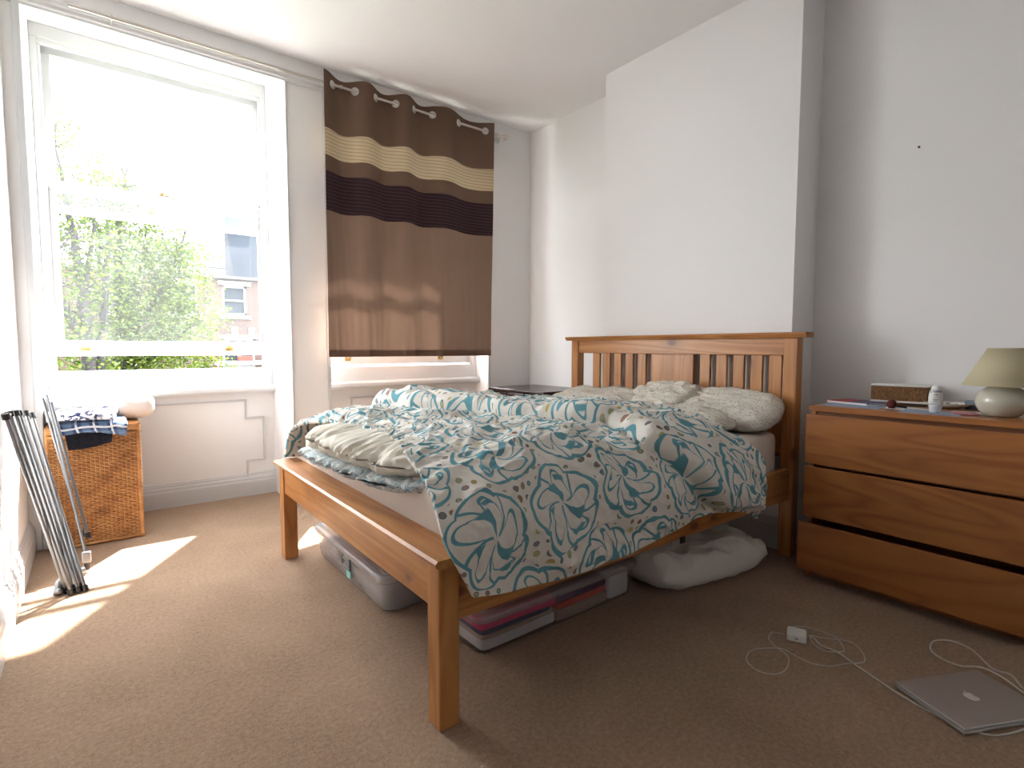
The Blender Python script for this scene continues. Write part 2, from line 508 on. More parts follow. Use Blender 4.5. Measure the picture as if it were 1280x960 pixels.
# floral duvet print (UV in metres)
def floral(name):
    m, nt, b = new_mat(name, (0.74, 0.70, 0.64), 0.85, spec=0.2)
    tc = N(nt, 'ShaderNodeTexCoord')
    nz = N(nt, 'ShaderNodeTexNoise'); nz.inputs['Scale'].default_value = 7; nz.inputs['Detail'].default_value = 0.5
    nt.links.new(tc.outputs['UV'], nz.inputs['Vector'])
    sv = N(nt, 'ShaderNodeSeparateXYZ'); nt.links.new(tc.outputs['UV'], sv.inputs[0])
    sn = N(nt, 'ShaderNodeSeparateColor'); nt.links.new(nz.outputs['Color'], sn.inputs[0])
    u = X(sv.outputs[0])+(X(sn.outputs[0])-0.5)*0.075
    w = X(sv.outputs[1])+(X(sn.outputs[1])-0.5)*0.075
    DX, DY = 0.275, 0.245
    row = X.m('FLOOR', w/DY)
    odd = X.m('FRACT', row*0.5)
    uu = u/DX+odd
    cu = X.m('FRACT', uu)-0.5
    cw = X.m('FRACT', w/DY)-0.5
    cell = X.m('FLOOR', uu)
    rnd = X.m('FRACT', X.m('SINE', cell*12.9898+row*78.233)*437.5453)
    rnd2 = X.m('FRACT', rnd*7.31+cell*0.37)
    x = cu*DX-(rnd2-0.5)*0.02
    y = cw*DY-(rnd-0.5)*0.02
    r = X.m('SQRT', x*x+y*y)
    th = X.m('ARCTAN2', y, x)+rnd*6.283
    R0 = 0.118+rnd2*0.010
    # petal outline
    lob = X.m('ABSOLUTE', X.m('COSINE', (th+R0*7.5)*2.5+rnd*0.6))
    Ro = R0*(0.82+0.18*X.m('POWER', lob, 0.8))
    thick = 0.0036+0.0034*X.m('ABSOLUTE', X.m('SINE', th*1.5+rnd2*6.0))
    out = band(r-Ro, thick)
    # curved petal dividers, a pinwheel
    inside = 1-ss(Ro*0.96, Ro*1.0, r)
    th2 = th+r*7.5
    div = band(X.m('COSINE', th2*2.5+rnd*0.6)*r, 0.0045+r*0.075)*ss(R0*0.05, R0*0.12, r)*inside*ss(0.004, 0.008, r)
    # second loops in the petals
    th3 = th2
    lob3 = X.m('ABSOLUTE', X.m('COSINE', th3*2.5+rnd*0.6))
    loop = band(r-Ro*0.82*X.m('POWER', lob3, 0.7), 0.0028+0.0028*X.m('ABSOLUTE', X.m('SINE', th*2.0+1.0)))*inside*ss(R0*0.22, R0*0.3, r)
    # solid leaves at the heart, one side
    th4 = th+r*11.0
    leaf = X.m('COSINE', th4*2.5+rnd*0.6+0.9)
    solid = ss(0.62, 0.68, leaf)*(1-ss(R0*0.50, R0*0.56, r))
    solid2 = ss(0.80, 0.86, X.m('COSINE', th2*2.5+0.3))*ss(R0*0.58, R0*0.62, r)*(1-ss(R0*0.70, R0*0.74, r))
    teal = X.m('MAXIMUM', X.m('MAXIMUM', out, div), X.m('MAXIMUM', X.m('MAXIMUM', loop, solid), solid2*inside))
    # dots between flowers
    vo = N(nt, 'ShaderNodeTexVoronoi'); vo.inputs['Scale'].default_value = 30; vo.inputs['Randomness'].default_value = 0.35
    vo.voronoi_dimensions = '2D'
    nt.links.new(tc.outputs['UV'], vo.inputs['Vector'])
    sc_ = N(nt, 'ShaderNodeSeparateColor'); nt.links.new(vo.outputs['Color'], sc_.inputs[0])
    rr = 0.17+X(sc_.outputs[0])*0.16
    dd = X(vo.outputs['Distance'])
    dot = 1-ss(rr*0.9, rr*1.1, dd)
    ring = band(dd-rr*0.85, 0.045)*ss(0.5, 0.52, X(sc_.outputs[2]))
    outs = ss(Ro*1.10, Ro*1.14, r)*ss(0.35, 0.36, X(sc_.outputs[1])+0.12)
    dcol = ramp(nt, sc_.outputs[1], [(0.0, (0.16, 0.36, 0.44)), (0.36, (0.55, 0.45, 0.16)), (0.52, (0.30, 0.19, 0.12)), (0.66, (0.17, 0.26, 0.42)), (0.80, (0.42, 0.42, 0.22)), (0.9, (0.32, 0.17, 0.14))])
    nt.nodes[-1]
    th_n = noise(nt, coords(nt), 700, 2)
    base = mix(nt, th_n, (0.73, 0.69, 0.63), (0.79, 0.755, 0.70))
    c1 = mix(nt, dot*outs, base, dcol)
    c1 = mix(nt, ring*outs*dot, c1, (0.08, 0.20, 0.24))
    c2 = mix(nt, teal, c1, (0.135, 0.335, 0.40))
    nt.links.new(c2, b.inputs['Base Color'])
    h = noise(nt, coords(nt), 30, 4, 0.6, 1.2)
    bump(nt, b, X(h)*0.5+X(th_n)*0.03, 0.35, 0.02)
    return m
M['floral'] = floral('floral_duvet_print')
# paler reverse
m, nt, b = new_mat('floral_reverse', (0.7, 0.7, 0.7), 0.9, spec=0.2)
vv = coords(nt)
n1 = noise(nt, vv, 14, 2, 0.5, 2.5)
k = band(X(n1)-0.5, 0.022)
nt.links.new(mix(nt, k, (0.62, 0.64, 0.64), (0.24, 0.42, 0.50)), b.inputs['Base Color'])
bump(nt, b, noise(nt, vv, 40, 3), 0.4, 0.02)
M['floral_rev'] = m

# speckled pillowcase
m, nt, b = new_mat('speckled_pillowcase', (0.7, 0.66, 0.58), 0.9, spec=0.2)
tc = N(nt, 'ShaderNodeTexCoord')
vo = N(nt, 'ShaderNodeTexVoronoi'); vo.inputs['Scale'].default_value = 125
nt.links.new(tc.outputs['Object'], vo.inputs['Vector'])
sp = N(nt, 'ShaderNodeSeparateColor'); nt.links.new(vo.outputs['Color'], sp.inputs[0])
dot = 1-ss(0.2, 0.32, X(vo.outputs['Distance']))
keep = ss(0.10, 0.12, X(sp.outputs[2]))
dc = ramp(nt, sp.outputs[0], [(0.0, (0.35, 0.27, 0.12)), (0.3, (0.06, 0.09, 0.16)), (0.5, (0.30, 0.10, 0.06)), (0.7, (0.22, 0.24, 0.12)), (0.85, (0.25, 0.22, 0.2))])
nt.nodes.active = None
nt.links.new(mix(nt, dot*keep, (0.70, 0.655, 0.58), dc), b.inputs['Base Color'])
bump(nt, b, noise(nt, coords(nt), 16, 4, 0.6, 1.0), 0.35, 0.02)
M['speckle'] = m

# curtain cloths
def curtain_mat(name, col, trans, pleat=0.0, tcol=None):
    m, nt, b = new_mat(name, col, 0.75, spec=0.3)
    v = coords(nt)
    slub = noise(nt, coords(nt, scale=(1, 1, 30)), 22, 3, 0.6)
    th = noise(nt, v, 800, 2)
    c = mix(nt, slub, tuple(q*0.86 for q in col), tuple(min(1, q*1.12) for q in col))
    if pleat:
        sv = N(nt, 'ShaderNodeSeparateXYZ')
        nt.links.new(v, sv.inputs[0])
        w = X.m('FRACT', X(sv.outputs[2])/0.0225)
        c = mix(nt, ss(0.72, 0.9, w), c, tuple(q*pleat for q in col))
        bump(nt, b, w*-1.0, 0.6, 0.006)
    else:
        bump(nt, b, X(th)*0.4+X(slub)*0.3, 0.15, 0.003)
    nt.links.new(c, b.inputs['Base Color'])
    t = N(nt, 'ShaderNodeBsdfTranslucent')
    if tcol: t.inputs[0].default_value = (*tcol, 1)
    else: nt.links.new(c, t.inputs[0])
    ms = N(nt, 'ShaderNodeMixShader'); ms.inputs[0].default_value = trans
    nt.links.new(b.outputs[0], ms.inputs[1]); nt.links.new(t.outputs[0], ms.inputs[2])
    nt.links.new(ms.outputs[0], nt.nodes['Material Output'].inputs[0])
    return m
M['cur_brown'] = curtain_mat('brown_curtain_cloth', (0.215, 0.135, 0.095), 0.10, tcol=(0.12, 0.072, 0.05))
M['cur_top'] = curtain_mat('brown_curtain_header', (0.145, 0.085, 0.058), 0.03)
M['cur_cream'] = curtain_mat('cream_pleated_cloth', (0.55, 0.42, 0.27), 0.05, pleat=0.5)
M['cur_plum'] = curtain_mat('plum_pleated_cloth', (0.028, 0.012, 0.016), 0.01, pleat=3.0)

# shirt check
m, nt, b = new_mat('plaid_cotton', (0.1, 0.15, 0.3), 0.9, spec=0.2)
tc = N(nt, 'ShaderNodeTexCoord')
sv = N(nt, 'ShaderNodeSeparateXYZ'); nt.links.new(tc.outputs['UV'], sv.inputs[0])
a = ss(0.5, 0.56, X.m('FRACT', X(sv.outputs[0])/0.07)); c_ = ss(0.5, 0.56, X.m('FRACT', X(sv.outputs[1])/0.07))
l1 = band(X.m('FRACT', X(sv.outputs[0])/0.07)-0.25, 0.06); l2 = band(X.m('FRACT', X(sv.outputs[1])/0.07)-0.25, 0.06)
c1 = mix(nt, (a+c_)*0.5, (0.035, 0.06, 0.14), (0.16, 0.24, 0.38))
c1 = mix(nt, X.m('MAXIMUM', l1, l2), c1, (0.65, 0.66, 0.70))
nt.links.new(c1, b.inputs['Base Color'])
bump(nt, b, noise(nt, coords(nt), 20, 3), 0.3, 0.02)
M['plaid'] = m
m, nt, b = new_mat('floral_black_white_cotton', (0.7, 0.7, 0.75), 0.9, spec=0.2)
k = ss(0.50, 0.56, X(noise(nt, coords(nt), 26, 3, 0.5, 1.6)))
nt.links.new(mix(nt, k, (0.74, 0.73, 0.78), (0.05, 0.055, 0.12)), b.inputs['Base Color'])
M['bw_cotton'] = m

# outside
m, nt, b = new_mat('leaf_green', (0.2, 0.4, 0.04), 0.6)
oi = N(nt, 'ShaderNodeNewGeometry')
col = ramp(nt, oi.outputs['Random Per Island'], [(0.0, (0.016, 0.036, 0.0015)), (0.5, (0.045, 0.078, 0.003)), (1.0, (0.09, 0.115, 0.006))])
nt.links.new(col, b.inputs['Base Color'])
t = N(nt, 'ShaderNodeBsdfTranslucent'); nt.links.new(col, t.inputs[0])
ms = N(nt, 'ShaderNodeMixShader'); ms.inputs[0].default_value = 0.45
nt.links.new(b.outputs[0], ms.inputs[1]); nt.links.new(t.outputs[0], ms.inputs[2])
nt.links.new(ms.outputs[0], nt.nodes['Material Output'].inputs[0])
M['leaf'] = m
M['bark'] = plain('bark', (0.014, 0.012, 0.012), 0.9, bs=0.6, sc=20)
m, nt, b = new_mat('red_brick', (0.3, 0.1, 0.06), 0.9)
br = N(nt, 'ShaderNodeTexBrick')
br.inputs['Color1'].default_value = (0.042, 0.018, 0.013, 1); br.inputs['Color2'].default_value = (0.025, 0.012, 0.010, 1)
br.inputs['Mortar'].default_value = (0.055, 0.048, 0.044, 1); br.inputs['Scale'].default_value = 1.0
br.inputs['Brick Width'].default_value = 0.225; br.inputs['Row Height'].default_value = 0.075; br.inputs['Mortar Size'].default_value = 0.006
nt.links.new(coords(nt, rot=(R(90), 0, 0)), br.inputs['Vector'])
nt.links.new(br.outputs[0], b.inputs['Base Color'])
M['brick'] = m
m, nt, b = new_mat('grey_slate', (0.10, 0.12, 0.15), 0.9, spec=0.1)
br = N(nt, 'ShaderNodeTexBrick')
br.inputs['Color1'].default_value = (0.014, 0.017, 0.023, 1); br.inputs['Color2'].default_value = (0.018, 0.022, 0.030, 1)
br.inputs['Mortar'].default_value = (0.015, 0.018, 0.021, 1); br.inputs['Scale'].default_value = 1.0
br.inputs['Brick Width'].default_value = 0.3; br.inputs['Row Height'].default_value = 0.2; br.inputs['Mortar Size'].default_value = 0.008
nt.links.new(coords(nt, rot=(R(90), 0, 0)), br.inputs['Vector'])
nt.links.new(br.outputs[0], b.inputs['Base Color'])
M['slate'] = m
M['ext_white'] = plain('exterior_white', (0.16, 0.16, 0.16), 0.6)
M['ext_pane'] = new_mat('dark_reflecting_pane', (0.018, 0.023, 0.030), 0.8, 0, 0.1)[0]
M['ext_lead'] = plain('grey_gutter', (0.015, 0.015, 0.018), 0.5)
M['terracotta'] = plain('terracotta', (0.07, 0.014, 0.006), 0.8)
M['ground'] = plain('garden_ground', (0.025, 0.045, 0.008), 0.95, sc=3, var=0.3)
M['asphalt'] = plain('asphalt', (0.10, 0.10, 0.10), 0.9, sc=20, var=0.1)

# ================================================================== STRUCTURE
S(MB().box((L-0.3, YB-0.3, -0.12), (W+0.3, 4.0, 0)).obj('floor', M['carpet']))
S(MB().box((L-0.3, YB-0.3, HZ), (W+0.3, 4.3, HZ+0.15)).obj('ceiling', M['ceiling']))
S(MB().box((L-0.25, YB-0.2, 0), (L, 4.2, HZ)).obj('wall_left', M['wall']))
S(MB().box((L-0.25, YB-0.25, 0), (W+0.25, YB, HZ)).obj('wall_front', M['wall']))
wr = MB().box((W, YB, 0), (W+0.25, 4.2, HZ))
S(wr.obj('wall_right', M['wall']))
S(MB().box((C, Y2, 0), (W, Y1, HZ)).obj('wall_chimney_breast', M['wall']))
# window wall: piers, head, with two recesses
WX0, WX1 = -0.215, 0.962        # window 1 recess
VX0, VX1 = 1.205, 2.452         # window 2 recess
VY = 3.64                       # back of recess 2
def wall_piece(*boxes):
    q = MB()
    for bx_ in boxes: q.box(*bx_)
    return S(q.obj('wall_back', M['wall']))
wall_piece(((L, D, 0), (WX0, 4.16, HZ)))
wall_piece(((WX1, D, 0), (VX0, 4.16, HZ)))
wall_piece(((VX1, D, 0), (W, 4.16, HZ)))
S(MB().prism([(D, 2.597), (DR, 2.738), (4.16, 2.70), (4.16, HZ), (D, HZ)], WX0, WX1, 'x').obj('wall_back', M['wall']))
S(MB().prism([(D, 2.597), (VY, 2.64), (VY+0.25, 2.62), (VY+0.25, HZ), (D, HZ)], VX0, VX1, 'x').obj('wall_back', M['wall']))
wall_piece(((WX0, DR, 0), (WX1, 4.16, 0.74)), ((WX0, 4.06, 0.74), (WX1, 4.2, 0.84)))
wall_piece(((VX0, VY, 0), (VX1, VY+0.25, 0.74)))

# skirtings
def skirting(name, p0, p1, nx, ny):
    """moulded board along p0->p1, thickness towards (nx,ny)"""
    prof = [(0, 0), (0.022, 0), (0.022, 0.095), (0.018, 0.105), (0.018, 0.118), (0.010, 0.132), (0.006, 0.150), (0, 0.153)]
    mb = MB()
    k = len(prof)
    vs = []
    for p in (p0, p1):
        for (t, z) in prof:
            vs.append((p[0]+nx*t, p[1]+ny*t, z))
    fs = [(i, (i+1) % k, (i+1) % k+k, i+k) for i in range(k)]+[tuple(range(k)), tuple(range(2*k-1, k-1, -1))]
    mb.add(vs, fs)
    return S(mb.obj(name, M['gloss']))
skirting('baseboard_left', (L, YB), (L, DR), 1, 0)
skirting('baseboard_window', (WX0, DR), (WX1, DR), 0, -1)
skirting('baseboard_window_pier', (WX1+0.01, D), (VX0, D), 0, -1)
skirting('baseboard_window_corner', (VX1, D), (W, D), 0, -1)
skirting('baseboard_window_second', (VX0, VY), (VX1, VY), 0, -1)
skirting('baseboard_right_far', (W, Y1), (W, D), -1, 0)
skirting('baseboard_chimney', (C, Y2), (C, Y1), -1, 0)
skirting('baseboard_right_near', (W, YB), (W, Y2), -1, 0)

# head moulding that runs over both windows
mb = MB()
prof = [(0, 2.597), (0.010, 2.597), (0.012, 2.606), (0.020, 2.612), (0.020, 2.628), (0.028, 2.634), (0.028, 2.646), (0.016, 2.655), (0, 2.660)]
mb.prism([(D-a, z) for a, z in prof], L, 2.56, 'x')
S(mb.obj('trim_1', M['gloss'], smooth=False))
# thin beads on the recess corners
mb = MB()
mb.box((WX1, D-0.008, 0), (WX1+0.012, D, 2.6), 0.003)
S(mb.obj('trim_2', M['gloss']))
mb = MB(); mb.box((WX0-0.03, D-0.012, 0), (WX0, D, 2.6), 0.004)
S(mb.obj('trim_3', M['gloss']))
mb = MB(); mb.box((VX0-0.02, D-0.012, 0), (VX0, D, 2.6), 0.004)
S(mb.obj('trim_4', M['gloss']))
mb = MB(); mb.box((VX1, D-0.012, 0), (VX1+0.022, D, 2.6), 0.004)
S(mb.obj('trim_5', M['gloss']))

# windows
def window(name, x0, x1, yb, ztop, zs, raised, lifts, with_panel):
    """x0..x1 recess, yb = plane of the panel, zs = sill z"""
    w = thing(name, '', '', ((x0+x1)/2, yb, 0))
    del w['label'], w['category']
    w['kind'] = 'structure'
    g = M['gloss']
    fw_ = 0.055
    # frame lining
    fr = MB()
    fr.box((x0, yb, zs+0.102), (x0+fw_*0.55, yb+0.16, ztop-0.075), 0.004)
    fr.box((x1-fw_*0.55, yb, zs+0.10), (x1, yb+0.16, ztop-0.075), 0.004)
    fr.box((x0, yb, ztop-0.075), (x1, yb+0.16, ztop), 0.004)
    # stepped moulding
    fr.box((x0, yb+0.012, zs+0.10), (x0+fw_*0.8, yb+0.035, ztop-0.10), 0.008)
    fr.box((x1-fw_*0.8, yb+0.012, zs+0.10), (x1, yb+0.035, ztop-0.10), 0.008)
    fr.box((x0, yb+0.012, ztop-0.10), (x1, yb+0.035, ztop-0.05), 0.008)
    fr.obj('window_frame', g, w)
    # sill
    s = MB()
    s.prism([(yb-0.06, zs-0.045), (yb-0.068, zs-0.03), (yb-0.068, zs-0.012), (yb-0.06, zs), (yb-0.012, zs+0.004), (yb-0.004, zs+0.10), (yb+0.16, zs+0.115), (yb+0.16, zs-0.045)], x0+0.002, x1-0.002, 'x')
    s.obj('window_sill', g, w)
    gx0, gx1 = x0+(0.080 if raised > 0.01 else 0.062), x1-0.058
    y1s, y2s = yb+0.045, yb+0.095     # inner (lower) and outer (upper) sash planes
    zb = zs+0.115+raised
    zm = zb+(ztop-zb)*0.545 if raised < 0.01 else 1.93
    zm = 1.93
    low = MB()
    low.box((x0+0.03, y1s, zb), (x1-0.03, y1s+0.04, zb+0.088), 0.004)
    low.box((x0+0.03, y1s, zm-0.055), (x1-0.03, y1s+0.04, zm), 0.004)
    low.box((x0+0.03, y1s, zb+0.088), (gx0, y1s+0.04, zm-0.055), 0.004)
    low.box((gx1, y1s, zb+0.088), (x1-0.03, y1s+0.04, zm-0.055), 0.004)
    lo = low.obj('lower_sash', g, w)
    MB().box((gx0-0.005, y1s+0.018, zb+0.083), (gx1+0.005, y1s+0.021, zm-0.05)).obj('pane', M['glass'], lo)
    zu = 1.765
    upm = MB()
    upm.box((x0+0.03, y2s, zu), (x1-0.03, y2s+0.04, zu+0.04), 0.004)
    upm.box((x0+0.03, y2s, ztop-0.115), (x1-0.03, y2s+0.04, ztop-0.05), 0.004)
    upm.box((x0+0.03, y2s, zu+0.04), (gx0, y2s+0.04, ztop-0.115), 0.004)
    upm.box((gx1, y2s, zu+0.04), (x1-0.03, y2s+0.04, ztop-0.115), 0.004)
    uo = upm.obj('upper_sash', g, w)
    MB().box((gx0-0.005, y2s+0.018, zu+0.035), (gx1+0.005, y2s+0.021, ztop-0.10)).obj('pane', M['glass'], uo)
    # brass lifts on the bottom rail
    for lx in lifts:
        q = MB()
        q.box((lx-0.022, y1s-0.004, zb+0.028), (lx+0.022, y1s, zb+0.044), 0.002)
        q.tube([(lx-0.018, y1s-0.004, zb+0.044), (lx-0.012, y1s-0.016, zb+0.056), (lx, y1s-0.02, zb+0.060), (lx+0.012, y1s-0.016, zb+0.056), (lx+0.018, y1s-0.004, zb+0.044)], 0.006, 6)
        q.obj('sash_lift', M['brass'], lo, smooth=True)
    # fastener
    q = MB()
    cx = (x0+x1)/2
    q.box((cx-0.03, y1s+0.004, zm), (cx+0.03, y1s+0.03, zm+0.008), 0.002)
    q.tube([(cx-0.02, y1s+0.016, zm+0.012), (cx+0.01, y1s+0.016, zm+0.02), (cx+0.03, y1s+0.03, zm+0.012)], 0.006, 6)
    q.obj('sash_fastener', M['brass'], lo, smooth=True)
    q = MB(); q.tube([(gx1+0.016, y1s-0.003, zm+0.02), (gx1+0.016, y1s+0.004, zm+0.02)], 0.006, 8)
    q.obj('sash_stop', M['black_plastic'], w)
    # panel moulding with stepped corners
    if with_panel:
        a, bq, e = with_panel
        def bar(p, q2):
            mbm.box((min(p[0], q2[0])-0.006, yb-0.012, min(p[1], q2[1])-0.006), (max(p[0], q2[0])+0.006, yb, max(p[1], q2[1])+0.006), 0.003)
        mbm = MB()
        zt, z1_, z2_, zb_ = 0.648, 0.528, 0.238, 0.135
        P = [(a, zt), (bq, zt), (bq, z1_), (bq+e, z1_), (bq+e, z2_), (bq, z2_), (bq, zb_), (a, zb_), (a, z2_), (a-e, z2_), (a-e, z1_), (a, z1_)]
        for i in range(len(P)):
            bar(P[i], P[(i+1) % len(P)])
        mbm.obj('panel_moulding', g, w)
    return w
window('window_1', WX0, WX1, DR, 2.738, 0.745, 0.09, (-0.045, 0.705), (-0.02, 0.785, 0.108))
window('window_2', VX0, VX1, VY, 2.64, 0.765, 0.0, (1.40, 2.145), (1.40, 2.26, 0.10))

# small wall plug mark
tag(MB().tube([(W-0.006, 0.812, 1.879), (W+0.002, 0.812, 1.879)], 0.0045, 8).obj('wall_screw', M['dark_red']),
    'tiny dark screw in the bare wall above the chest of drawers', 'screw')

# ================================================================== BED
BX, BY, BW = 0.668, 1.164, 1.5
LG = 0.062
HX = 2.587                       # front of head posts
HF, HH = 0.456, 1.062
bed = thing('double_bed', 'honey pine double bed frame with slatted headboard, under the floral duvet', 'bed', (BX, BY, 0))
for yy in (BY, BY+BW-LG):
    MB().box((BX, yy, 0), (BX+LG, yy+LG, HF-0.012), 0.004).obj('leg', M['pine_z'], bed)
for yy in (BY-0.002, BY+BW-0.06):
    MB().box((HX, yy, 0), (HX+0.06, yy+0.062, HH-0.012), 0.004).obj('head_post', M['pine_z'], bed)
MB().box((BX+0.006, BY+LG, 0.318), (BX+0.034, BY+BW-LG, HF-0.012), 0.003).obj('foot_rail', M['pine_y'], bed)
mb = MB()   # foot cap, bevelled underside
mb.prism([(BX-0.021, HF-0.004), (BX-0.021, HF+0.004), (BX-0.014, HF+0.011), (BX+0.088, HF+0.011), (BX+0.088, HF-0.004), (BX+0.08, HF-0.012), (BX-0.010, HF-0.012)], BY-0.021, BY+BW+0.021, 'y')
mb.obj('foot_cap', M['pine_y'], bed)
for yy in (BY+0.014, BY+BW-0.042):
    MB().box((BX+LG, yy, 0.278), (HX, yy+0.028, 0.428), 0.003).obj('side_rail', M['pine_x'], bed)
mb = MB()
mb.prism([(HX-0.022, HH+0.004), (HX-0.016, HH+0.013), (HX+0.062, HH+0.013), (HX+0.066, HH+0.004), (HX+0.062, HH-0.012), (HX-0.008, HH-0.012), (HX-0.014, HH-0.002)], BY-0.045, BY+BW+0.045, 'y')
mb.obj('head_cap', M['pine_y'], bed)
SX = HX+0.018
MB().box((SX-0.008, BY+0.06, 0.966), (SX+0.026, BY+BW-0.06, HH-0.012), 0.003).obj('head_top_rail', M['pine_y'], bed)
MB().box((SX-0.008, BY+0.06, 0.478), (SX+0.026, BY+BW-0.06, 0.530), 0.003).obj('head_lower_rail', M['pine_y'], bed)
ys = [(2.442, 2.500), (2.353, 2.408), (2.258, 2.315), (2.162, 2.220), (2.064, 2.122)]
mid = (1.735, 2.024)
ys2 = [(1.632, 1.690), (1.534, 1.592), (1.437, 1.494), (1.340, 1.398), (1.244, 1.304)]
k = 0.985
for (a, c) in ys+ys2:
    MB().box((SX, a*k+0.016, 0.53), (SX+0.018, c*k+0.018, 0.966), 0.002).obj('head_slat', M['pine_z'], bed)
MB().box((SX, mid[0]*k+0.016, 0.53), (SX+0.018, mid[1]*k+0.016, 0.966), 0.002).obj('head_panel', M['pine_z'], bed)
for i in range(14):
    x = BX+0.12+i*0.132
    MB().box((x, BY+0.042, 0.315), (x+0.07, BY+BW-0.042, 0.333), 0.002).obj('bed_slat', M['pine_y'], bed)
MB().box((1.72, BY+0.006, 0.262), (1.745, BY+0.0145, 0.285), 0.001).obj('care_tag', M['black_plastic'], bed)

# mattress (rounded slab, bulging sides)
def rounded_slab(x0, x1, y0, y1, z0, z1, rc=0.10, bulge=0.012, rz=0.05, seed=0, amp=0.004, nu=200, nv=34):
    cx, cy = (x0+x1)/2, (y0+y1)/2
    hx, hy = (x1-x0)/2, (y1-y0)/2
    t = np.linspace(0, 2*PI, nu, endpoint=False)
    # rounded-rectangle outline by superellipse
    e = 2/ (2+ 6*min(hx, hy)/rc/2)
    ox = np.sign(np.cos(t))*np.abs(np.cos(t))**e
    oy = np.sign(np.sin(t))*np.abs(np.sin(t))**e
    rows = []
    hz = (z1-z0)/2
    phis = np.concatenate([np.linspace(-PI/2, PI/2, nv)])
    P = np.zeros((nv+12, nu, 3))
    for i, ph in enumerate(phis):
        ez = 0.28
        z = (z0+z1)/2+hz*np.sign(np.sin(ph))*abs(np.sin(ph))**ez
        inset = rz*(1-abs(np.cos(ph))**0.28)
        bl = bulge*np.cos(ph)
        P[6+i, :, 0] = cx+ox*(hx-inset+bl)
        P[6+i, :, 1] = cy+oy*(hy-inset+bl)
        P[6+i, :, 2] = z
    for q in range(6):
        s_ = (q+0.02)/6
        for (row, src, z) in ((q, 6, z0), (nv+11-q, nv+5, z1)):
            P[row, :, 0] = cx+(P[src, :, 0]-cx)*s_
            P[row, :, 1] = cy+(P[src, :, 1]-cy)*s_
            P[row, :, 2] = z
    P[:, :, 2] += amp*noise2(P[:, :, 0]*5, P[:, :, 1]*5, seed)
    d = noise2(P[:, :, 0]*4+P[:, :, 2]*9, P[:, :, 1]*4, seed+1)*amp
    P[:, :, 0] += d; P[:, :, 1] += d
    Q = np.concatenate([P, P[:, :1]], axis=1)
    return Q
Q = rounded_slab(BX+0.092, HX-0.012, BY+0.050, BY+BW-0.05, 0.334, 0.598, rc=0.12, bulge=0.006)
mat_o = MB().grid(Q).obj('mattress', M['sheet'], smooth=True)
tag(mat_o, 'thick mattress in a white fitted sheet lying in the pine bed frame', 'mattress')

# ---------------------------------------------------------------- duvet
net = [
 # far hem            far shoulder        ...                                                                         near hem
 [(.70,2.70,.475),(.735,2.67,.62),(.83,2.45,.668),(.87,2.15,.668),(.85,1.85,.672),(.76,1.52,.668),(.69,1.25,.625),(.668,1.12,.515),(.735,1.098,.368)],
 [(.90,2.72,.46),(.92,2.68,.645),(.95,2.45,.692),(.97,2.12,.688),(.96,1.82,.69),(.93,1.5,.688),(.92,1.25,.65),(.92,1.11,.52),(.93,1.094,.345)],
 [(1.15,2.73,.45),(1.17,2.68,.68),(1.18,2.42,.705),(1.2,2.08,.695),(1.2,1.78,.697),(1.2,1.45,.698),(1.2,1.24,.66),(1.2,1.11,.52),(1.2,1.092,.338)],
 [(1.42,2.73,.45),(1.42,2.67,.672),(1.43,2.38,.690),(1.43,2.02,.69),(1.44,1.72,.698),(1.45,1.42,.70),(1.45,1.23,.66),(1.46,1.105,.53),(1.46,1.092,.352)],
 [(1.7,2.72,.45),(1.7,2.66,.655),(1.7,2.37,.672),(1.7,2.0,.675),(1.7,1.7,.69),(1.7,1.42,.685),(1.70,1.23,.64),(1.71,1.105,.53),(1.70,1.092,.385)],
 [(1.95,2.72,.47),(1.97,2.62,.620),(2.05,2.37,.636),(2.05,2.0,.65),(1.98,1.7,.675),(1.93,1.42,.672),(1.92,1.22,.625),(1.95,1.11,.52),(1.93,1.085,.368)],
 [(2.28,2.70,.52),(2.33,2.6,.605),(2.39,2.37,.622),(2.37,2.05,.632),(2.28,1.74,.634),(2.13,1.45,.642),(2.08,1.24,.605),(2.17,1.13,.505),(2.085,1.078,.31)],
]
NU, NV = 380, 330
A = crom(np.array(net), NU)                      # along x
A = crom(A.transpose(1, 0, 2), NV).transpose(1, 0, 2)   # (NU,NV,3)
uu = np.linspace(0, 1, NU)[:, None]*np.ones((1, NV))
vv_ = np.ones((NU, 1))*np.linspace(0, 8, NV)[None, :]
xc = np.interp(np.linspace(0, 8, NV), [0, 1, 2, 3, 4, 5, 6, 7, 8], [1.12, 1.17, 1.24, 1.38, 1.47, 1.60, 1.57, 1.66, 1.83])[None, :]
def normals(P):
    du = np.gradient(P, axis=0); dv = np.gradient(P, axis=1)
    n = np.cross(du, dv); n /= np.linalg.norm(n, axis=2, keepdims=True)+1e-9
    if n[:, :, 2].mean() < 0: n = -n
    return n
arc = np.cumsum(np.linalg.norm(np.gradient(A, axis=1), axis=2), axis=1)
Xc, Sc = A[:, :, 0], arc
xcw = xc+0.025*noise2(Sc*6, Sc*0+3, 5)
fold = sstep(-0.012, 0.03, Xc-xcw)
edge = np.minimum(np.minimum(sstep(0, 0.045, uu), sstep(1, 0.95, uu)), np.minimum(sstep(0, 0.3, vv_), sstep(8, 7.7, vv_)))
disp = 0.034*noise2(Xc*3.2, Sc*3.0, 1)+0.022*noise2(Xc*7, Sc*6, 2)+0.008*noise2(Xc*15, Sc*13, 12)
rg = ridge(Xc*5+0.6*noise2(Sc*4, Xc*4, 8), Sc*3.4, 3)
disp += 0.011*np.clip(rg, 0, 1)**2
rg2 = ridge(Xc*8+Sc*6, Sc*9-Xc*4, 4)
disp += 0.009*np.clip(rg2, 0, 1)**3
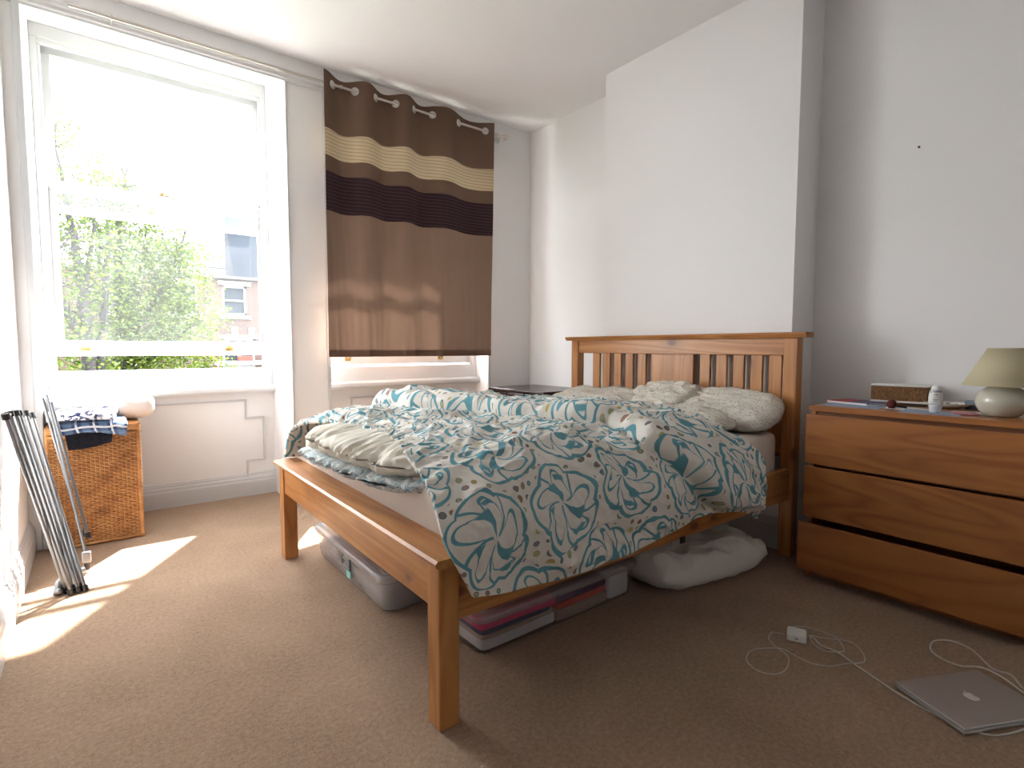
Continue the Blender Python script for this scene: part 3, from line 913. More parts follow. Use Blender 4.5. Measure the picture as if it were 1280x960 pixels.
rg3 = ridge(Xc*14-Sc*8+noise2(Xc*5,Sc*5,14), Sc*6+Xc*6, 15)
disp += 0.005*np.clip(rg3, 0, 1)**3
disp += 0.0022*noise2(Xc*38, Sc*30, 6)
hump = 0.055+0.018*np.exp(-((Xc-xcw-0.16)/0.12)**2)
disp = disp*edge+fold*hump*np.minimum(1, edge+0.25)
# valley just in front of the fold, wrinkles radiating from it
disp -= 0.014*np.exp(-((Xc-xcw+0.03)/0.035)**2)*edge
# fine gathers at the foot opening
disp += 0.009*np.sin(Sc*95+3*noise2(Sc*9, Xc*5, 9))*np.exp(-((uu)/0.05)**2)*sstep(1.2, 3, vv_)*sstep(6.8, 5, vv_)
# fluted near hem
disp += 0.018*noise2(Xc*9, Sc*0+1.7, 11)*sstep(6.3, 7.6, vv_)
nrm = normals(A)
Dv = A+nrm*disp[:, :, None]
# let the fold lip roll over towards the foot
Dv[:, :, 0] -= 0.022*np.exp(-((Xc-xcw-0.012)/0.02)**2)*edge
# keep the print in place on the cloth
U = np.stack([Xc+0.03, Sc], axis=2).reshape(-1, 2)
dv = thing('duvet', 'rumpled white duvet with teal flowers and small dots spread over the bed', 'duvet', (1.5, 1.9, 0.6))
cov = MB().grid(Dv).obj('duvet_cover', M['floral'], dv, smooth=True, uvs=U, fix=False)
sd = cov.modifiers.new('thickness', 'SOLIDIFY'); sd.thickness = 0.014
if nrm[:, :, 2].mean() > 0:
    # faces of grid() run du x dv; check orientation
    du = Dv[1, 0]-Dv[0, 0]; dq = Dv[0, 1]-Dv[0, 0]
me = cov.data
me.calc_loop_triangles()
avg = np.mean([p.normal.z for p in list(me.polygons)[::500]])
if avg < 0: me.flip_normals()
sd.offset = -1

# cream inner quilt showing at the open foot end, and the cover's lower layer
def roll(name, mat, ya, yb_, fx, cz, rzv, depth, seed, wr_amp):
    ns, nt_ = 200, 44
    s = np.linspace(0, 1, ns)[:, None]; t = np.linspace(0, 2*PI, nt_)[None, :]
    y = ya+(yb_-ya)*s+0*t
    tap = np.sqrt(np.clip(1-np.abs(2*s-1)**5, 0, 1))*0.96+0.04
    q = np.abs(np.cos(t))**0.8*np.sign(np.cos(t))
    zr = rzv(s)*tap
    f = fx(s)
    r = 1+wr_amp*(np.clip(ridge(s*24+noise2(s*5, t*0.6, seed)*1.5, t*0.5, seed), 0, 1)*1.2+0.8*np.clip(ridge(s*11+1.5*noise2(s*4, t, seed+4), t*0.6, seed+2), 0, 1))+0.35*noise2(s*7, t*0.7+3, seed)
    r2 = 1+(r-1)*0.5
    x = f+depth/2-(depth/2)*np.cos(t)*tap*r2
    z = cz(s)+zr*np.sin(t)*r
    P = np.stack([x, y, z], axis=2)
    return MB().grid(P).obj(name, mat, dv, smooth=True)
sc3 = lambda s: np.interp(s, [0, .25, .5, .75, 1], [0.612, 0.603, 0.598, 0.592, 0.585])
roll('duvet_inner', M['insert'], 1.40, 2.60,
     lambda s: np.interp(s, [0, .15, .5, .85, 1], [0.74, 0.725, 0.725, 0.735, 0.755]),
     lambda s: np.interp(s, [0, .25, .5, .75, 1], [0.628, 0.620, 0.615, 0.607, 0.597]), lambda s: 0.042+0*s, 0.30, 21, 0.30)
o = roll('duvet_lower_layer', M['floral_rev'], 1.34, 2.64,
     lambda s: np.interp(s, [0, .15, .5, .85, 1], [0.722, 0.712, 0.712, 0.72, 0.73]),
     lambda s: np.interp(s, [0, .25, .5, .75, 1], [0.582, 0.560, 0.545, 0.535, 0.525]), lambda s: 0.028+0*s, 0.32, 23, 0.25)

# ---------------------------------------------------------------- pillows
def pillow(name, cx, cy, cz, lx, ly, h, rot, mat, seed, label, cat='pillow', group=None, crumple=0.013, n=72, flange=0.0):
    """lx, ly half sizes; rot = euler (x,y,z)"""
    u = np.linspace(-1, 1, n)[:, None]*np.ones((1, n)); v = np.ones((n, 1))*np.linspace(-1, 1, n)[None, :]
    px = u*(1-0.10*(v**2)*np.abs(u)); py = v*(1-0.13*(u**2)*np.abs(v))
    hgt = (np.clip(1-u**4, 0, 1)*np.clip(1-v**4, 0, 1))**0.45
    mb = MB()
    E_ = Matrix.Translation((cx, cy, cz)) @ (Matrix.Rotation(rot[2], 4, 'Z') @ Matrix.Rotation(rot[1], 4, 'Y') @ Matrix.Rotation(rot[0], 4, 'X'))
    En = np.array(E_)
    em = np.clip(hgt*2, 0, 1)
    for sgn in (1, -1):
        w = noise2(u*2.4, v*2.1, seed+sgn)*crumple*1.6+np.clip(ridge(u*3.5+v*1.5, v*3.2, seed+5+sgn), 0, 1)**2*crumple*0.7
        # creases radiating at the corners
        w += 0.5*crumple*np.sin(np.arctan2(v, u)*16+seed)*np.clip(u**2+v**2-0.7, 0, 1)
        z = sgn*h*hgt+w*em*(1 if sgn > 0 else 0.4)
        P = np.stack([px*lx, py*ly, z, np.ones_like(z)], axis=2) @ En.T
        mb.grid(P[:, :, :3], flip=sgn < 0)
    o = mb.obj(name, mat, smooth=True)
    b_ = bmesh.new(); b_.from_mesh(o.data)
    bmesh.ops.remove_doubles(b_, verts=b_.verts, dist=0.0008)
    bmesh.ops.recalc_face_normals(b_, faces=b_.faces)
    b_.to_mesh(o.data); b_.free()
    o.data.shade_smooth()
    return tag(o, label, cat, group)
pillow('pillow', 2.36, 2.21, 0.680, 0.19, 0.31, 0.060, (0, R(-10), R(6)), M['speckle'], 3,
       'speckled pillow at the far side of the bed by the dark wooden bedside cabinet')
pillow('pillow', 2.44, 1.83, 0.725, 0.14, 0.24, 0.050, (R(-3), R(-26), R(-12)), M['speckle'], 9,
       'speckled pillow in the middle, propped against the wide headboard panel')
pillow('pillow', 2.455, 1.50, 0.700, 0.13, 0.33, 0.060, (R(2), R(-30), R(3)), M['speckle'], 14,
       'speckled pillow at the near side leaning on the headboard slats behind another')
pillow('pillow', 2.31, 1.585, 0.662, 0.15, 0.27, 0.050, (R(3), R(-6), R(9)), M['speckle'], 20,
       'speckled pillow lying flat on the sheet in front of the leaning near pillow')
# pillow on the floor under the bed
pillow('pillow', 2.085, 1.42, 0.080, 0.345, 0.25, 0.088, (0, 0, R(-10)), M['pillow_white'], 27,
       'plain white pillow lying on the carpet under the side of the bed', crumple=0.022)

# ================================================================== CURTAIN AND ROD
YR, ZR = 3.405, 2.628
rod = thing('curtain_rod', 'slim brushed nickel curtain pole fixed above both windows', 'curtain pole', (1.26, YR, ZR))
MB().tube([(-0.02, YR, ZR), (2.535, YR, ZR)], 0.0085, 12).obj('pole', M['rodm'], rod, smooth=True, angle=40)
for (x, s_) in ((-0.02, -1), (2.535, 1)):
    f = MB()
    rotm = Matrix.Translation((x, YR, ZR)) @ Matrix.Rotation(R(90)*s_, 4, 'Y')
    f.lathe([(0.0, 0.0), (0.012, 0.0), (0.012, 0.010), (0.009, 0.016), (0.016, 0.026), (0.0225, 0.040), (0.021, 0.052), (0.012, 0.058), (0, 0.060)] if s_ > 0 else [(0, 0), (0.010, 0), (0.010, 0.014), (0, 0.016)], n=20, M=rotm)
    f.obj('finial', M['rodm'], rod, smooth=True, angle=50)
for x in (0.13, 1.285, 2.50):
    f = MB()
    f.tube([(x, D, ZR-0.006), (x, YR+0.002, ZR-0.006)], 0.006, 8)
    f.tube([(x-0.005, YR, ZR), (x+0.005, YR, ZR)], 0.013, 12)
    f.tube([(x, D-0.004, ZR-0.006), (x, D, ZR-0.006)], 0.02, 16)
    f.obj('bracket', M['rodm'], rod, smooth=True, angle=40)

eye_x = [1.23, 1.374, 1.514, 1.655, 1.792, 1.935, 2.150, 2.386]
cx0, cx1 = 1.165, 2.452
def cur_phase(x):
    return np.interp(x, [cx0]+eye_x+[cx1], [-0.45*PI]+[k_*PI for k_ in range(8)]+[7.30*PI])
def cur_surf(x, z, extra=0):
    ph = cur_phase(x)
    t = np.clip((2.69-z)/1.75, 0, 1)
    amp = 0.034*(1-0.60*t**0.8)
    # behind the pole between eyelets 1-2, in front between 2-3 ...
    y = YR+amp*np.sin(ph)*(1-0.15*t)
    y = y+0.016*noise2(x*9, z*1.0, 31)*t+0.007*noise2(x*24, z*2+x*6, 32)*t-0.012*t
    return y-extra
def cloth_strip(name, z0, z1, mat, parent, nz, extra=0, th=0.0016, x0=cx0, x1=cx1, holes=False):
    nx = 420
    x = np.linspace(x0, x1, nx)[None, :]*np.ones((nz, 1))
    z = np.linspace(z1, z0, nz)[:, None]*np.ones((1, nx))
    # the top hem dips a little between eyelets; folds gather slightly lower down
    xs = x+0.006*noise2(x*8, z*1.2, 35)*np.clip((2.6-z), 0, 1)-0.010*np.clip((2.69-z)/1.75, 0, 1)*np.interp(x, [cx0, cx1], [0, 3.2])
    y = cur_surf(x, z, extra)
    zz = z+0.007*np.sin(cur_phase(x)*1.0)*np.clip((z-0.9)/1.8, 0, 1)*(-1)
    P = np.stack([xs, y, zz], axis=2)
    mb = MB().grid(P)
    if holes:
        keep = []
        v = np.array(mb.v)
        ff = np.array(mb.f)
        c = v[ff].mean(axis=1)
        bad = np.zeros(len(ff), bool)
        for ex in eye_x:
            bad |= ((c[:, 0]-ex)**2+(c[:, 2]-ZR)**2) < 0.0185**2
        mb.f = [tuple(q) for q in ff[~bad].tolist()]
    o = mb.obj(name, mat, parent, smooth=True, fix=False)
    return o
cur = thing('curtain', 'brown eyelet curtain with cream and plum pleated bands over the second window', 'curtain', (1.8, YR, 0.94))
cloth_strip('header_cloth', 2.345, 2.688, M['cur_top'], cur, 60, holes=True)
cloth_strip('cream_band', 2.185, 2.347, M['cur_cream'], cur, 30, 0.0015)
cloth_strip('middle_band', 2.088, 2.187, M['cur_top'], cur, 16)
cloth_strip('plum_band', 1.850, 2.090, M['cur_plum'], cur, 40, 0.0015)
cloth_strip('lower_cloth', 0.945, 1.852, M['cur_brown'], cur, 120)
hm = cloth_strip('hem', 0.940, 0.985, M['cur_top'], cur, 8, 0.0025)
for ex in eye_x:
    # eyelet ring set square to the cloth
    ph = cur_phase(np.array([ex-0.004, ex+0.004]))
    dy = 0.034*(math.sin(ph[1])-math.sin(ph[0]))/0.008
    ang = math.atan(dy)
    rm = Matrix.Translation((ex, YR, ZR)) @ Matrix.Rotation(ang, 4, 'Z') @ Matrix.Rotation(R(90), 4, 'X')
    ring = MB()
    ring.tube([rm @ Vector((0.0215*math.cos(a), 0.0215*math.sin(a), 0)) for a in np.linspace(0, 2*PI, 28, endpoint=False)], 0.0048, 8, closed=True)
    ring.obj('eyelet', M['chrome'], cur, smooth=True)

# ================================================================== BEDSIDE CABINET (far corner)
NX0, NX1, NY0, NY1, NZ = 2.385, 2.86, 2.725, 3.37, 0.700
ns_ = thing('bedside_cabinet', 'dark espresso wood cabinet with metal bar handles in the far corner', 'cabinet', ((NX0+NX1)/2, (NY0+NY1)/2, 0))
MB().box((NX0+0.03, NY0+0.015, 0.05), (NX1, NY1-0.012, NZ-0.022), 0.003).obj('body', M['espresso'], ns_)
MB().box((NX0+0.04, NY0+0.03, 0), (NX1-0.01, NY1-0.03, 0.05)).obj('plinth', M['espresso'], ns_)
MB().box((NX0, NY0, NZ-0.022), (NX1, NY1, NZ), 0.007, seg=3).obj('top', M['espresso'], ns_)
w3 = (NY1-NY0-0.03)/3
for i in range(3):
    ya = NY0+0.018+i*w3
    dr = MB().box((NX0+0.012, ya+0.004, 0.56), (NX0+0.031, ya+w3-0.006, NZ-0.030), 0.003).obj('drawer', M['espresso'], ns_)
    q = MB()
    q.box((NX0+0.000, ya+0.035, NZ-0.068), (NX0+0.007, ya+w3-0.035, NZ-0.056), 0.002)
    q.box((NX0+0.006, ya+0.045, NZ-0.066), (NX0+0.013, ya+0.052, NZ-0.058))
    q.box((NX0+0.006, ya+w3-0.052, NZ-0.066), (NX0+0.013, ya+w3-0.045, NZ-0.058))
    q.obj('handle', M['chrome'], dr)
for i in range(2):
    ya = NY0+0.018+i*w3*1.5
    MB().box((NX0+0.012, ya+0.004, 0.07), (NX0+0.031, ya+1.5*w3-0.006, 0.55), 0.003).obj('door', M['espresso'], ns_)

# ================================================================== CHEST OF DRAWERS
KX, KY1, KY0, KZ = 2.42, 1.040, 0.235, 0.755
ch = thing('chest_of_drawers', 'oak veneer chest of three wide drawers, the bottom drawer slightly open', 'chest of drawers', ((KX+2.86)/2, (KY0+KY1)/2, 0))
MB().box((KX-0.004, KY0-0.0, KZ-0.022), (2.862, KY1-0.012, KZ), 0.0015).obj('top', M['oak_top'], ch)
for yy in (KY0+0.002, KY1-0.032):
    MB().box((KX+0.018, yy, 0), (2.86, yy+0.018, KZ-0.022), 0.001).obj('side_panel', M['oak'], ch)
MB().box((KX+0.024, KY0+0.02, KZ-0.062), (KX+0.040, KY1-0.032, KZ-0.022)).obj('top_rail', M['oak_dark'], ch)
MB().box((2.845, KY0+0.02, 0.03), (2.86, KY1-0.032, KZ-0.022)).obj('back_panel', M['oak_dark'], ch)
MB().box((KX+0.05, KY0+0.02, 0.0), (KX+0.066, KY1-0.032, 0.045)).obj('plinth', M['oak_dark'], ch)
for zz in (0.500, 0.268):
    MB().box((KX+0.030, KY0+0.02, zz-0.006), (KX+0.05, KY1-0.032, zz+0.012)).obj('divider', M['oak_dark'], ch)
for (z0, z1, pull) in ((0.505, 0.716, 0), (0.272, 0.490, 0), (0.048, 0.252, 0.040)):
    d_ = thing('drawer', '', '', (KX, (KY0+KY1)/2, z0)); del d_['label'], d_['category']
    d_.parent = ch; d_.matrix_parent_inverse = ch.matrix_basis.inverted()
    bpy.data.objects.remove(d_)
    fr_ = MB().box((KX-pull, KY0-0.002, z0), (KX+0.018-pull, KY1, z1), 0.0015).obj('drawer', M['oak'], ch)
    bx = MB()
    bx.box((KX+0.018-pull, KY0+0.03, z0+0.02), (2.78-pull, KY0+0.042, z1-0.03))
    bx.box((KX+0.018-pull, KY1-0.052, z0+0.02), (2.78-pull, KY1-0.040, z1-0.03))
    bx.box((KX+0.018-pull, KY0+0.03, z0+0.02), (2.78-pull, KY1-0.04, z0+0.028))
    bx.box((2.77-pull, KY0+0.03, z0+0.02), (2.78-pull, KY1-0.04, z1-0.03))
    bx.obj('drawer_box', M['oak_dark'], fr_)

# ---- things on the chest
ZT = KZ
lamp = thing('table_lamp', 'table lamp with cream cone shade and round pale ceramic base', 'lamp', (2.60, 0.455, ZT))
LX, LY = 2.585, 0.436
MB().lathe([(0, 0.001), (0.040, 0.001), (0.050, 0.004), (0.068, 0.022), (0.078, 0.046), (0.077, 0.064), (0.066, 0.088), (0.045, 0.104), (0.028, 0.110), (0.022, 0.113), (0, 0.113)], c=(LX, LY, ZT), n=40).obj('base', M['ceramic'], lamp, smooth=True)
MB().tube([(LX, LY, ZT+0.112), (LX, LY, ZT+0.150)], 0.010, 12).obj('stem', M['brass'], lamp)
sh = MB().lathe([(0.116, 0.113), (0.050, 0.245)], c=(LX, LY, ZT), n=48)
so = sh.obj('lamp_shade', M['shade'], lamp, smooth=True)
sm_ = so.modifiers.new('t', 'SOLIDIFY'); sm_.thickness = 0.002
for (rr_, zz_) in ((0.116, 0.113), (0.050, 0.245)):
    MB().tube([(LX+rr_*math.cos(a), LY+rr_*math.sin(a), ZT+zz_) for a in np.linspace(0, 2*PI, 48, endpoint=False)], 0.0022, 6, closed=True).obj('shade_rim', M['shade'], so, smooth=True)
q = MB()
q.tube([(LX-0.051, LY, ZT+0.243), (LX, LY, ZT+0.15), (LX+0.051, LY, ZT+0.243)], 0.0018, 6)
q.tube([(LX, LY-0.051, ZT+0.243), (LX, LY, ZT+0.15), (LX, LY+0.051, ZT+0.243)], 0.0018, 6)
q.obj('shade_carrier', M['brass'], lamp)

# tissue box of seagrass with white rims
def placed(mx, my, mz, rz):
    return Matrix.Translation((mx, my, mz)) @ Matrix.Rotation(rz, 4, 'Z')
tb = thing('woven_box', 'brown woven seagrass box with white rims against the wall', 'box', (2.83, 0.80, ZT))
TM = placed(2.815, 0.815, ZT, R(8))
MB().box((-0.045, -0.10, 0.014), (0.045, 0.10, 0.080), 0.004, TM).obj('woven_side', M['seagrass'], tb)
MB().box((-0.049, -0.104, 0.078), (0.049, 0.104, 0.088), 0.003, TM).obj('top_rim', M['paper'], tb)
MB().box((-0.049, -0.104, 0.006), (0.049, 0.104, 0.016), 0.003, TM).obj('bottom_rim', M['paper'], tb)
st = MB()
for y in np.linspace(-0.095, 0.095, 38):
    st.box((-0.0475, y-0.0019, 0.015), (-0.0445, y+0.0019, 0.079), 0, TM)
for x in np.linspace(-0.04, 0.04, 16):
    for sy in (-0.1015, 0.1015):
        st.box((x-0.0019, sy-0.0015, 0.015), (x+0.0019, sy+0.0015, 0.079), 0, TM)
st.obj('seagrass_strand', M['seagrass'], tb, kind='stuff')

# deodorant
DM = placed(2.515, 0.615, ZT+0.0022, 0)
de = thing('deodorant_bottle', 'white roll-on deodorant bottle standing on the chest of drawers', 'bottle', (2.515, 0.615, ZT+0.0022))
MB().lathe([(0, 0.030), (0.0215, 0.030), (0.0225, 0.040), (0.0222, 0.058), (0.0195, 0.078), (0.014, 0.094), (0.009, 0.101), (0, 0.104)], n=28, M=DM, sx=0.8).obj('body', M['white_plastic'], de, smooth=True)
MB().lathe([(0, 0), (0.0165, 0), (0.0185, 0.004), (0.0205, 0.020), (0.0215, 0.0295), (0, 0.0295)], n=28, M=DM, sx=0.8).obj('cap', plain('cap_translucent', (0.66, 0.65, 0.66), 0.35), de, smooth=True)
def text_obj(body, size, M4, mat, parent, name, depth=0.0003):
    cu = bpy.data.curves.new(name, 'FONT')
    cu.body = body; cu.size = size; cu.align_x = 'CENTER'; cu.align_y = 'CENTER'; cu.extrude = depth
    ob = bpy.data.objects.new(name, cu)
    COL.objects.link(ob)
    bpy.context.view_layer.update()
    me = bpy.data.meshes.new_from_object(ob.evaluated_get(bpy.context.evaluated_depsgraph_get()))
    bpy.data.objects.remove(ob)
    me.transform(M4)
    me.materials.clear(); me.materials.append(mat)
    o = bpy.data.objects.new(name, me); COL.objects.link(o)
    o.parent = parent
    o.matrix_parent_inverse = parent.matrix_basis.inverted() if parent.type == 'EMPTY' else Matrix()
    return o
# text faces the camera side of the bottle (towards -x)
def facing(px, py, pz, ang):
    # text plane whose normal points at azimuth ang
    return Matrix.Translation((px, py, pz)) @ Matrix.Rotation(ang+R(90), 4, 'Z') @ Matrix.Rotation(R(90), 4, 'X')
fa = math.atan2(-0.615+0.0, -2.515)
fx_, fy_ = math.cos(fa), math.sin(fa)
text_obj('Dove', 0.0165, facing(2.515+fx_*0.0185, 0.615+fy_*0.0185, ZT+0.0022+0.082, fa), M['ink'], de, 'lettering')
for (dz, w_, o_) in ((0.068, 0.013, 0.0195), (0.059, 0.006, 0.0202), (0.050, 0.015, 0.0203), (0.045, 0.012, 0.0203)):
    MM = facing(2.515+fx_*o_, 0.615+fy_*o_, ZT+0.0022+dz, fa)
    MB().box((-w_/2, -0.0009, 0), (w_/2, 0.0009, 0.0004), 0, MM).obj('small_print', M['ink_grey'], de)

# magazine/book pile at the left end
BM = placed(2.655, 0.935, ZT+0.003, R(-14))
bo = thing('book', 'thin red and navy book at the bed end of the chest of drawers', 'book', (2.655, 0.935, ZT+0.003))
MB().box((-0.07, -0.095, 0), (0.07, 0.085, 0.0015), 0, BM).obj('back_cover', M['paper'], bo)
MB().box((-0.069, -0.093, 0.0015), (0.069, 0.084, 0.0075)).obj('pages', M['paper'], bo).matrix_parent_inverse = bo.matrix_basis.inverted() @ BM
MB().box((-0.07, -0.095, 0.0075), (0.07, 0.0, 0.009), 0, BM).obj('front_cover', M['book_blue'], bo)
MB().box((-0.07, 0.0, 0.0075), (0.07, 0.085, 0.009), 0, BM).obj('front_cover', M['red'], bo)['label'] = 'red part of the cover'
tag(MB().box((-0.10, -0.11, 0.0), (0.08, 0.10, 0.0028), 0, placed(2.575, 0.905, ZT, R(4))).obj('magazine', M['paper_blue']),
    'flat blue-grey magazine under the red and navy book', 'magazine')
tag(MB().box((-0.06, -0.08, 0.0), (0.06, 0.08, 0.0018), 0, placed(2.595, 0.735, ZT, R(-20))).obj('paper_sheet', M['paper']),
    'white paper sheet lying beside the round dark red brush', 'paper')
tag(MB().box((-0.075, -0.10, 0.0), (0.055, 0.08, 0.0022), 0, placed(2.52, 0.635, ZT, R(6))).obj('envelope', M['paper_blue']),
    'blue-grey envelope flat under the white deodorant bottle', 'envelope')
tag(MB().box((-0.05, -0.06, 0.0), (0.05, 0.05, 0.0018), 0, placed(2.60, 0.535, ZT, R(10))).obj('leaflet', M['paper']),
    'white leaflet on the chest near the lamp base', 'paper')
tag(MB().box((-0.028, -0.038, 0.0), (0.028, 0.038, 0.005), 0.001, placed(2.535, 0.530, ZT+0.002, R(25))).obj('booklet', M['pink']),
    'small pinkish booklet lying in front of the lamp base', 'booklet')
tag(MB().box((-0.012, -0.07, 0.0), (0.012, 0.07, 0.003), 0.001, placed(2.71, 0.765, ZT, R(28))).obj('comb', M['black_plastic']),
    'flat black comb lying in front of the woven box', 'comb')
bz = thing('hair_brush', 'small round dark red brush on white paper', 'brush', (2.545, 0.765, ZT))
MB().lathe([(0, 0), (0.010, 0.001), (0.017, 0.010), (0.018, 0.019), (0.014, 0.030), (0.005, 0.036), (0, 0.0365)], c=(2.545, 0.765, ZT+0.002), n=20).obj('bristles', M['dark_red'], bz, smooth=True)
MB().tube([(2.553, 0.757, ZT+0.012), (2.570, 0.72, ZT+0.007)], 0.004, 8).obj('handle', M['black_plastic'], bz, smooth=True)
di = thing('trinket_dish', 'shallow cream dish holding small trinkets behind the deodorant', 'dish', (2.77, 0.635, ZT))
MB().lathe([(0, 0.001), (0.035, 0.001), (0.060, 0.012), (0.078, 0.022), (0.080, 0.022), (0.062, 0.009), (0.036, 0.006), (0, 0.006)], c=(2.765, 0.635, ZT), n=36).obj('bowl', M['dish'], di, smooth=True)
for i, (dx, dy, mt) in enumerate(((-0.02, 0.02, 'black_plastic'), (0.0, -0.02, 'white_plastic'), (0.025, 0.0, 'chrome'), (-0.03, -0.025, 'white_plastic'), (0.0, 0.04, 'white_plastic'))):
    tag(MB().box((-0.011, -0.009, 0), (0.011, 0.009, 0.016), 0.004, placed(2.765+dx, 0.635+dy, ZT+0.0065, i*1.1)).obj('trinket', M[mt]),
        ('black trinket lying in the shallow cream dish', 'white trinket at the near edge of the cream dish', 'silver trinket lying in the shallow cream dish', 'white trinket at the window side, front of the cream dish', 'white trinket at the back left of the cream dish')[i], 'trinket', 'trinkets in the cream dish')
tag(MB().lathe([(0, 0), (0.040, 0), (0.042, 0.003), (0.042, 0.024), (0.044, 0.025), (0.044, 0.032), (0.040, 0.034), (0, 0.034)], c=(2.80, 0.545, ZT), n=36).obj('round_tin', M['tin'], smooth=True, angle=40),
    'blue grey round tin behind the lamp base', 'tin')

# ================================================================== LAPTOP AND CHARGER
a_, b_, c_ = Vector((1.822, 0.508)), Vector((1.735, 0.335)), Vector((2.075, 0.385))
ex_ = (b_-a_).normalized()                      # short side direction
ey_ = Vector((-ex_.y, ex_.x)); ey_ = ey_ if ey_.x > 0 else -ey_
lw, ld = 0.300, 0.205
LM = Matrix(((ey_.x, -ex_.x, 0, a_.x), (ey_.y, -ex_.y, 0, a_.y), (0, 0, 1, 0.0), (0, 0, 0, 1)))
# local x along the long edge, local y backwards; body from y -ld..0
lap = thing('laptop', 'closed silver laptop with a white logo on the lid, on the carpet', 'laptop', (a_.x, a_.y, 0))
MB().box((0, -ld, 0.004), (lw, 0, 0.014), 0.003, LM).obj('base', M['alu'], lap)
MB().box((0.004, -ld+0.004, 0.013), (lw-0.004, -0.004, 0.0155), 0, LM).obj('seam', M['alu_dark'], lap)
MB().box((0, -ld, 0.0153), (lw, 0, 0.0215), 0.0025, LM, 3).obj('lid', M['alu'], lap)
for (fx2, fy2) in ((0.02, -0.02), (lw-0.02, -0.02), (0.02, -ld+0.02), (lw-0.02, -ld+0.02)):
    MB().lathe([(0, 0), (0.006, 0), (0.007, 0.004), (0, 0.0045)], c=(fx2, fy2, 0), n=12, M=LM).obj('rubber_foot', M['black_plastic'], lap)
# fruit emblem: body with bite and a leaf
def emblem():
    mb = MB()
    pts = []
    for i in range(48):
        t = 2*PI*i/48
        r = 0.0125*(1-0.10*math.cos(2*t)*0.6)
        x, y = r*1.0*math.cos(t), r*1.04*math.sin(t)
        y -= 0.0028*math.exp(-(x/0.004)**2) if y > 0 else -0.0016*math.exp(-(x/0.003)**2)
        d = math.hypot(x-0.0150, y-0.0012)
        if d < 0.0072:
            k_ = 0.0072/max(d, 1e-5)
            x, y = 0.0150+(x-0.0150)*k_, 0.0012+(y-0.0012)*k_
        pts.append((x, y))
    mb.prism(pts, 0.0216, 0.0219, 'z')
    leaf = [(0.0005, 0.0120), (0.0012, 0.0155), (0.0045, 0.0185), (0.0062, 0.0190), (0.0058, 0.0160), (0.0035, 0.0130)]
    mb.prism(leaf, 0.0216, 0.0219, 'z')
    return mb
em_ = emblem()
em_M = LM @ Matrix.Translation((lw*0.5, -ld*0.5, 0)) @ Matrix.Diagonal((1.4, 1.4, 1, 1))
em_.v = [tuple(em_M @ Vector(p)) for p in em_.v]
em_.obj('lid_emblem', M['logo'], lap)

ad = thing('power_adapter', 'white laptop power adapter block on the carpet amid looped cable', 'adapter', (1.875, 0.80, 0))
AM = placed(1.872, 0.808, 0.0, math.atan2(0.822-0.767, 1.823-1.846)-R(90))
MB().box((-0.030, -0.030, 0.0), (0.030, 0.030, 0.027), 0.006, AM, 3).obj('block', M['white_plastic'], ad, smooth=True, angle=30)
MB().box((-0.031, -0.005, 0.011), (-0.028, 0.005, 0.017), 0, AM).obj('plug_port', M['grey_plastic'], ad)
def floor_cable(name, pts, r, label, z=None, parent=None):
    p3 = [(p[0], p[1], (p[2] if len(p) > 2 else r)) for p in pts]
    P = crom(p3, len(p3)*8)
    o = MB().tube(P.tolist(), r, 8).obj(name, M['cable'], parent, smooth=True)
    if parent is None:
        tag(o, label, 'cable')
    return o
def pair(l, r=0.0017): return l
floor_cable('thin_cable', [(1.845, 0.838, 0.012), (1.849, 0.868, 0.004), (1.843, 0.879, 0.0016), (1.792, 0.865, 0.0016), (1.762, 0.826), (1.737, 0.774), (1.666, 0.746), (1.612, 0.752), (1.585, 0.788), (1.6, 0.835), (1.641, 0.86), (1.695, 0.859, 0.002), (1.763, 0.813, 0.002), (1.757, 0.771, 0.005), (1.756, 0.72), (1.783, 0.672), (1.847, 0.639, 0.002), (1.897, 0.611), (1.954, 0.635), (1.991, 0.679), (1.97, 0.709, 0.006), (1.948, 0.751), (1.925, 0.775, 0.006), (1.905, 0.785, 0.010)],
            0.0016, 'thin white charger cable lying in small loops on the carpet')
floor_cable('charger_cable', [(1.90, 0.778, 0.010), (1.910, 0.765, 0.0045), (1.889, 0.735), (1.885, 0.689, 0.0055), (1.862, 0.644, 0.0066), (1.848, 0.605), (1.827, 0.555), (1.803, 0.505), (1.785, 0.453), (1.773, 0.404), (1.765, 0.35), (1.785, 0.29), (1.822, 0.262), (1.888, 0.236), (1.97, 0.22), (2.06, 0.225), (2.085, 0.262), (2.089, 0.319, 0.027), (2.103, 0.367, 0.026), (2.112, 0.417), (2.117, 0.469), (2.155, 0.504), (2.226, 0.511), (2.273, 0.474), (2.258, 0.418), (2.159, 0.35, 0.010), (2.11, 0.299, 0.033), (2.09, 0.265, 0.014), (2.11, 0.20), (2.2, 0.12), (2.35, 0.06)],
            0.0026, 'thicker white cable running under the laptop and looping behind it')
floor_cable('looped_cable', [(1.905, 0.800, 0.014), (1.925, 0.84, 0.004), (1.945, 0.85), (1.977, 0.816), (1.988, 0.767), (1.974, 0.718, 0.004), (1.922, 0.678), (1.882, 0.68, 0.009), (1.866, 0.715), (1.872, 0.75, 0.005), (1.893, 0.775, 0.012)],
            0.0015, 'thin white cable looped close around the power adapter')

